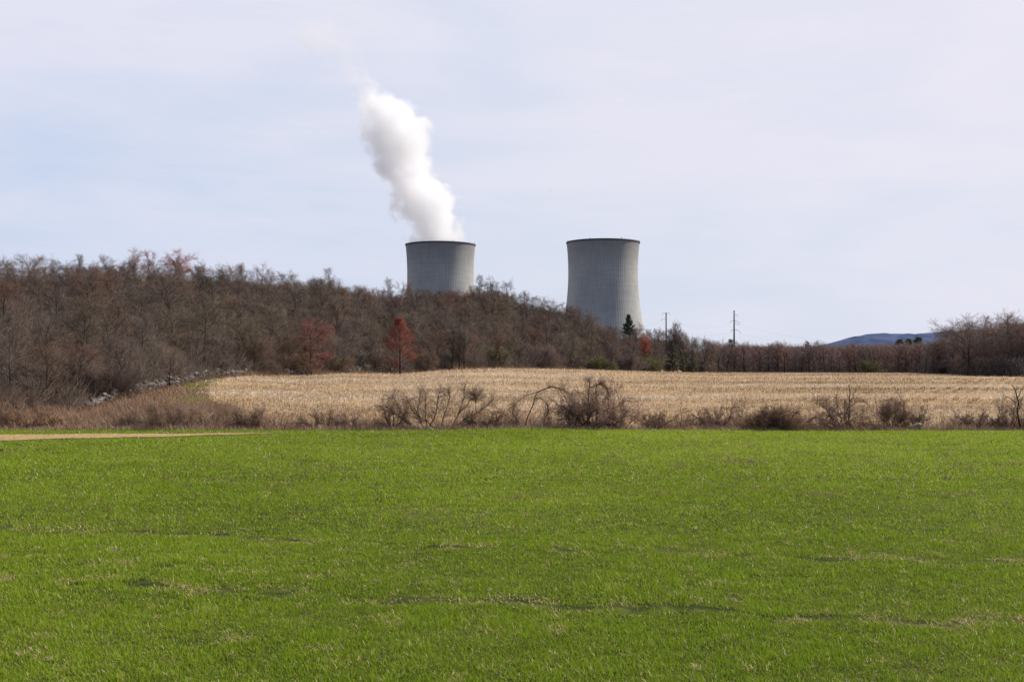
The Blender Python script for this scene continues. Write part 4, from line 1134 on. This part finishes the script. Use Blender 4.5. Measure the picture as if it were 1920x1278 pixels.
def mat_steam():
    m, nt = new_mat('steam')
    tc = N(nt, 'ShaderNodeTexCoord')
    pos = tc.outputs['Object']
    # billows push the sample point about
    nz1 = nt.nodes.new('ShaderNodeTexNoise'); nz1.inputs['Scale'].default_value = .036; nz1.inputs['Detail'].default_value = 4; nz1.inputs['Roughness'].default_value = .55
    L(nt, pos, nz1.inputs['Vector'])
    vs = nt.nodes.new('ShaderNodeVectorMath'); vs.operation = 'SUBTRACT'; L(nt, nz1.outputs['Color'], vs.inputs[0]); vs.inputs[1].default_value = (.5, .5, .5)
    vm = nt.nodes.new('ShaderNodeVectorMath'); vm.operation = 'MULTIPLY_ADD'; L(nt, vs.outputs[0], vm.inputs[0]); vm.inputs[1].default_value = (58, 50, 46); L(nt, pos, vm.inputs[2])
    sep = N(nt, 'ShaderNodeSeparateXYZ'); L(nt, vm.outputs[0], sep.inputs[0])
    sp0 = N(nt, 'ShaderNodeSeparateXYZ'); L(nt, pos, sp0.inputs[0])
    zt = math_(nt, 'DIVIDE', sep.outputs[2], Hs, clamp=True)
    zt0 = math_(nt, 'DIVIDE', sp0.outputs[2], Hs, clamp=True)
    def curve(fac, ys):
        c = nt.nodes.new('ShaderNodeFloatCurve')
        cv = c.mapping.curves[0]
        X = np.clip(sz/Hs, 0, 1)
        cv.points[0].location = (X[0], ys[0]); cv.points[1].location = (X[-1], ys[-1])
        for a, b in zip(X[1:-1], ys[1:-1]): cv.points.new(a, b)
        for p in cv.points: p.handle_type = 'AUTO_CLAMPED'
        c.mapping.update()
        nt.links.new(fac, c.inputs['Value'])
        return c.outputs[0]
    cxv = math_(nt, 'MULTIPLY_ADD', curve(zt, (sx_+150)/200), 200.0, -150.0)
    rv = math_(nt, 'MULTIPLY', curve(zt, sr_/50), 50.0)
    dens = curve(zt0, sd_)
    dx = math_(nt, 'SUBTRACT', sep.outputs[0], cxv)
    d2 = math_(nt, 'ADD', math_(nt, 'MULTIPLY', dx, dx), math_(nt, 'MULTIPLY', sep.outputs[1], sep.outputs[1]))
    d = math_(nt, 'DIVIDE', math_(nt, 'SQRT', d2), rv)
    nb = noise(nt, .10, 6, .6, pos)
    e = math_(nt, 'ADD', math_(nt, 'SUBTRACT', 1.02, d), math_(nt, 'MULTIPLY_ADD', nb, 1.7, -.85))
    e = math_(nt, 'MULTIPLY', e, 2.5, clamp=True)
    e = math_(nt, 'MULTIPLY', e, dens)
    # nothing below the rim plane
    out = math_(nt, 'MULTIPLY', e, .115)
    pv = nt.nodes.new('ShaderNodeVolumePrincipled')
    pv.inputs['Color'].default_value = (1, .998, 1, 1); pv.inputs['Anisotropy'].default_value = .5
    nt.links.new(out, pv.inputs['Density'])
    o = nt.nodes.new('ShaderNodeOutputMaterial'); nt.links.new(pv.outputs[0], o.inputs['Volume'])
    m.cycles.volume_step_rate = .55
    try: m.volume_intersection_method = 'FAST'
    except Exception: pass
    return m
nn = 24; a = np.arange(nn)*2*PI/nn
zz = np.linspace(0, Hs, 44); rr_ = np.interp(zz, sz, sr_)*1.32+1.5; rr_[0] = np.interp(0, sz, sr_)*1.02; cc = np.interp(zz, sz, sx_)
v = np.array([[c+r*math.cos(t), r*math.sin(t), z] for c, r, z in zip(cc, rr_, zz) for t in a]+[[cc[0], 0, 0], [cc[-1], 0, Hs]])
q = [[i*nn+j, i*nn+(j+1) % nn, (i+1)*nn+(j+1) % nn, (i+1)*nn+j] for i in range(43) for j in range(nn)]
t = [[44*nn, (j+1) % nn, j] for j in range(nn)]+[[44*nn+1, 43*nn+j, 43*nn+(j+1) % nn] for j in range(nn)]
tag(link('steam_plume', mesh_from('steam_plume', v, t, q, True), mat_steam(), loc=(TL, 1091.0, zrow(1091, 458))),
    'billowing white steam plume drifting up and left out of the cooling tower', 'steam')

# ------------------------------------------------------------------ power poles and cables
STEEL = mat_plain('dark_steel', (.045, .038, .036), .6); CAB = mat_plain('cable', (.10, .10, .11), .5); INS = mat_plain('insulator', (.14, .13, .13), .4)
def pole(px, D, top, r0, r1, arms, lab):
    x, y, z = at(px, D); h = zrow(D, top)-z
    e = empty('transmission_pole', (x, y, z)); tag(e, lab, 'power pole', 'steel transmission poles')
    mb = MB(); mb.tube([(0, 0, -1), (0, 0, h*.5), (0, 0, h)], [r0, (r0+r1)/2, r1], 12); mb.tube([(0, 0, h), (0, 0, h+.3)], [r1*1.2, r1*1.1], 12)
    link('shaft', mb.mesh('shaft', True), STEEL, e)
    ends = []
    for (z0, dx, dz) in arms:
        mb = MB(); b = np.array([0, 0, h-z0]); q = b+np.array([dx, 0, dz])
        mb.tube([b, (b+q)/2+np.array([0, 0, .08]), q], [.11, .09, .06], 6); ao = link('crossarm', mb.mesh('crossarm'), STEEL, e)
        mb = MB(); mb.tube([q, q-np.array([0, 0, 1.3])], [.05, .05], 6)
        for k in range(5): mb.tube([q-np.array([0, 0, .2+.2*k]), q-np.array([0, 0, .28+.2*k])], [.11, .09], 8)
        link('insulator', mb.mesh('insulator'), INS, ao)
        ends.append(np.array([x, y, z])+q-np.array([0, 0, 1.3]))
    return e, ends
e1, E1 = pole(1376.5, 640, 583, .62, .34, [(2.3, 1.9, .1), (5.6, -2.1, -.1), (5.2, 3.2, -1.3), (10.5, -1.7, -.1), (10.2, 3.4, -1.3), (7.0, 2.0, 0.0)], 'tall dark steel transmission pole with short side arms above the far treeline')
e2, E2 = pole(1249.0, 760, 587, .55, .40, [(.15, 2.4, .1), (.15, -2.4, .1), (4.2, -3.2, 0.1)], 'T-topped dark transmission pole behind the right end of the wooded hill')
def cable(a, b, sag, lab, r=.014):
    t = np.linspace(0, 1, 26)[:, None]
    p = a*(1-t)+b*t; p[:, 2] -= (4*sag*t*(1-t))[:, 0]
    mb = MB(); mb.tube(p-p[0], r, 4)
    tag(link('power_cable', mb.mesh('power_cable'), CAB, loc=tuple(p[0])), lab, 'cable', 'power cables between the poles')
cable(E2[2], E1[3], 5, 'thin lowest power cable strung between the two transmission poles')
cable(E2[1], E1[1], 5, 'thin upper power cable strung between the two transmission poles')
cable(E1[2], np.array([E1[2][0]+90, 560, 12.0]), 4, 'thin power cable falling away right of the tall steel pole')
cable(E1[4], np.array([E1[4][0]+90, 560, 8.0]), 3, 'thin lowest power cable running right from the tall steel pole')
cable(E2[2]+np.array([0, 0, 0]), np.array([E2[2][0]-90, 800, 22.0]), 5, 'thin power cable running left from the T-topped pole')

# ------------------------------------------------------------------ blue hill far behind
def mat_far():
    m, nt = new_mat('haze_tinted_woods')
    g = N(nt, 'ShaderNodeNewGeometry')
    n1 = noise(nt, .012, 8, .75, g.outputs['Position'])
    finish(nt, ramp_out(nt, n1, [(.38, (.048, .066, .125)), (.62, (.105, .132, .22))]), 1.0, 0.0); return m  # blue of aerial haze painted into the wooded hill's base colour
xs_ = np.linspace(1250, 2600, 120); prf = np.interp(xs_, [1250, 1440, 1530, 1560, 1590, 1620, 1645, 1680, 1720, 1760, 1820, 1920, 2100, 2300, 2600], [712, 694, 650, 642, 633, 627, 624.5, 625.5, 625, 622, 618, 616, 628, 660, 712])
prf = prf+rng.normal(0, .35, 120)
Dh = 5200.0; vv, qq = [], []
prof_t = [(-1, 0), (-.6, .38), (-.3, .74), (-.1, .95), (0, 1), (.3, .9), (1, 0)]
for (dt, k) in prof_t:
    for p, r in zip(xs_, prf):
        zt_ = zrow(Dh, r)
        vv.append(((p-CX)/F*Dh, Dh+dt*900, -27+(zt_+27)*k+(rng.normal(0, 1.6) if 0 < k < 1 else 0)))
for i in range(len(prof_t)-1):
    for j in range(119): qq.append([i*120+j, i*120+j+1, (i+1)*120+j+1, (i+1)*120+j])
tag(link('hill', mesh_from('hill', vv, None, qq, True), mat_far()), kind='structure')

# ------------------------------------------------------------------ birds
def mat_bird():
    return mat_plain('dark_feathers', (.012, .011, .011), .6)
BIRD = mat_bird()
def bird(loc, span, rz, lab, droop=0.1):
    mb = MB(); L2 = span*.5
    mb.tube([(0, -.26*span, 0), (0, -.18*span, 0), (0, 0, -.01*span), (0, .14*span, .01*span), (0, .2*span, .02*span), (0, .27*span, .012*span)], np.array([.012, .03, .065, .055, .04, .006])*span, 8)
    for sg in (-1, 1):
        pts = [(0, .07, .02), (.22, .10, .05), (.36, .05, .04), (.5, -.02, .02-droop), (.40, -.08, .02-droop*.6), (.22, -.09, .03), (0, -.07, .01)]
        v = np.array([(sg*p[0]*span, p[1]*span, p[2]*span) for p in pts]); v = np.vstack([v, v-np.array([0, 0, .012*span])])
        f = [[0, 1, 5], [0, 5, 6], [1, 2, 4], [1, 4, 5], [2, 3, 4]]; f2 = [[a+7, c+7, b+7] for a, b, c in f]
        mb.add(v, f+f2, [[i, (i+1) % 7, (i+1) % 7+7, i+7] for i in range(7)])
    mb.add(np.array([(-.05, -.2, 0), (.05, -.2, 0), (.09, -.36, 0), (-.09, -.36, 0)])*span, None, [[0, 1, 2, 3]])
    o = link('bird', mb.mesh('bird', False), BIRD, loc=loc, rot=(0.25, 0, rz)); tag(o, lab, 'bird', 'birds in view'); return o
D = 75.0; bird(((495-CX)/F*D, D, zrow(D, 755.5)), .48, .5, 'dark bird gliding low over the left part of the stubble', .06)
D = 400.0; bird(((1032-CX)/F*D, D, zrow(D, 357)), .95, 1.0, 'tiny dark bird alone in the open sky between the towers', .1)

# small things on the green field
mb = MB(); stone(mb, np.array([0, 0, .03]), (.10, .07, .06), .9)
x, y, z = at(258, 40.2); tag(link('stone', mb.mesh('stone'), STONE, loc=(x, y, z)), 'small pale stone on the green field beside the straw track', 'stone')
mb = MB(); stone(mb, np.array([0, 0, .03]), (.13, .08, .06), .0)
x, y, z = at(343, 38.8); tag(link('soil_clod', mb.mesh('soil_clod'), mat_plain('dark_soil', (.03, .024, .018)), loc=(x, y, z)), 'dark clod of soil on the green field right of the pale stone', 'clod')

# ------------------------------------------------------------------ sky, sun, camera
EL, AZS = math.radians(42), math.radians(69)       # azimuth clockwise from the view direction
w = bpy.data.worlds.new('World'); sc.world = w; w.use_nodes = True
nt = w.node_tree; nt.nodes.clear()
sky = nt.nodes.new('ShaderNodeTexSky'); sky.sky_type = 'NISHITA'; sky.sun_disc = False
sky.sun_elevation = EL; sky.sun_rotation = AZS; sky.air_density = 1.0; sky.dust_density = 2.0; sky.ozone_density = 1.0
tc = nt.nodes.new('ShaderNodeTexCoord')
nv = nt.nodes.new('ShaderNodeVectorMath'); nv.operation = 'NORMALIZE'; L(nt, tc.outputs['Generated'], nv.inputs[0])
sp = nt.nodes.new('ShaderNodeSeparateXYZ'); L(nt, nv.outputs[0], sp.inputs[0])
# thin high cloud: stretched noise over direction
mp = nt.nodes.new('ShaderNodeMapping'); mp.inputs['Scale'].default_value = (1.6, 1.6, 6.5); mp.inputs['Rotation'].default_value = (0, math.radians(-9), 0); L(nt, nv.outputs[0], mp.inputs[0])
c1 = noise(nt, 1.5, 6, .55, mp.outputs[0], .4)
mp2 = nt.nodes.new('ShaderNodeMapping'); mp2.inputs['Scale'].default_value = (5, 5, 26); mp2.inputs['Rotation'].default_value = (0, math.radians(-5), 0); L(nt, nv.outputs[0], mp2.inputs[0])
c2 = noise(nt, 1.4, 6, .6, mp2.outputs[0], .3)
K = 10.0   # cloud radiance is given for a background strength of 0.1
def kc(r, g, b): c = lin(r, g, b); return (c[0]*K, c[1]*K, c[2]*K, 1)
# clear part between clouds, paler to the horizon; cloud veil
leftish = math_(nt, 'MULTIPLY_ADD', sp.outputs[0], -2.4, .1, clamp=True)
clear = mixc(nt, 0.9, sky.outputs[0], mixc(nt, leftish, kc(213, 224, 242), kc(202, 217, 243)))
cov = math_(nt, 'MULTIPLY_ADD', c2, .35, c1)
covr = ramp(nt, [(.52, (0, 0, 0)), (.80, (1, 1, 1))]); L(nt, cov, covr.inputs[0])
lift = math_(nt, 'MULTIPLY_ADD', sp.outputs[2], 2.6, -.28, clamp=True)      # more veil higher up
right = math_(nt, 'MULTIPLY_ADD', sp.outputs[0], 1.1, .18, clamp=True)      # and to the right
veil = math_(nt, 'ADD', math_(nt, 'MULTIPLY', covr.outputs[0], .5), math_(nt, 'MULTIPLY', math_(nt, 'ADD', lift, right), .55), clamp=True)
front = mixc(nt, veil, clear, kc(235, 232, 245))
# behind the viewer the sky is clearer and bluer
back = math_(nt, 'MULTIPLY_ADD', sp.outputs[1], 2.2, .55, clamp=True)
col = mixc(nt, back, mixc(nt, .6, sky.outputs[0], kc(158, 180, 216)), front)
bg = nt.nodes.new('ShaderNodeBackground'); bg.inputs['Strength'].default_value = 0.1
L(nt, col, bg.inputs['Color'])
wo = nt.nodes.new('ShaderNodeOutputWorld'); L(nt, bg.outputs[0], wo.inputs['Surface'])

sl = bpy.data.lights.new('sun', 'SUN'); sl.energy = 5.0; sl.angle = math.radians(.53); sl.color = (1.0, .94, .84)
so = bpy.data.objects.new('sun', sl); COL.objects.link(so)
dirv = Vector((math.cos(EL)*math.sin(AZS), math.cos(EL)*math.cos(AZS), math.sin(EL)))
so.rotation_euler = dirv.to_track_quat('Z', 'Y').to_euler(); so.location = (40, 10, 60)

cam = bpy.data.cameras.new('camera'); co = bpy.data.objects.new('camera', cam); COL.objects.link(co)
cam.sensor_width = 36.0; cam.lens = 36.0*F/1920.0; cam.clip_start = .1; cam.clip_end = 20000
co.location = (0, 0, H); co.rotation_euler = (PI/2, 0, 0)
cam.shift_y = (HZ-639)/1920.0
sc.camera = co
sc.render.resolution_x, sc.render.resolution_y = 1024, 681
sc.view_settings.view_transform = 'Standard'; sc.view_settings.look = 'None'; sc.view_settings.exposure = 0
sc.render.engine = 'CYCLES'
cy = sc.cycles
cy.max_bounces = 66; cy.diffuse_bounces = 3; cy.glossy_bounces = 2; cy.transmission_bounces = 4; cy.volume_bounces = 64; cy.transparent_max_bounces = 8
cy.volume_max_steps = 256
cy.use_denoising = True
try:
    cy.denoiser = 'OPENIMAGEDENOISE'; cy.denoising_input_passes = 'RGB_ALBEDO_NORMAL'; cy.denoising_prefilter = 'ACCURATE'
except Exception: pass
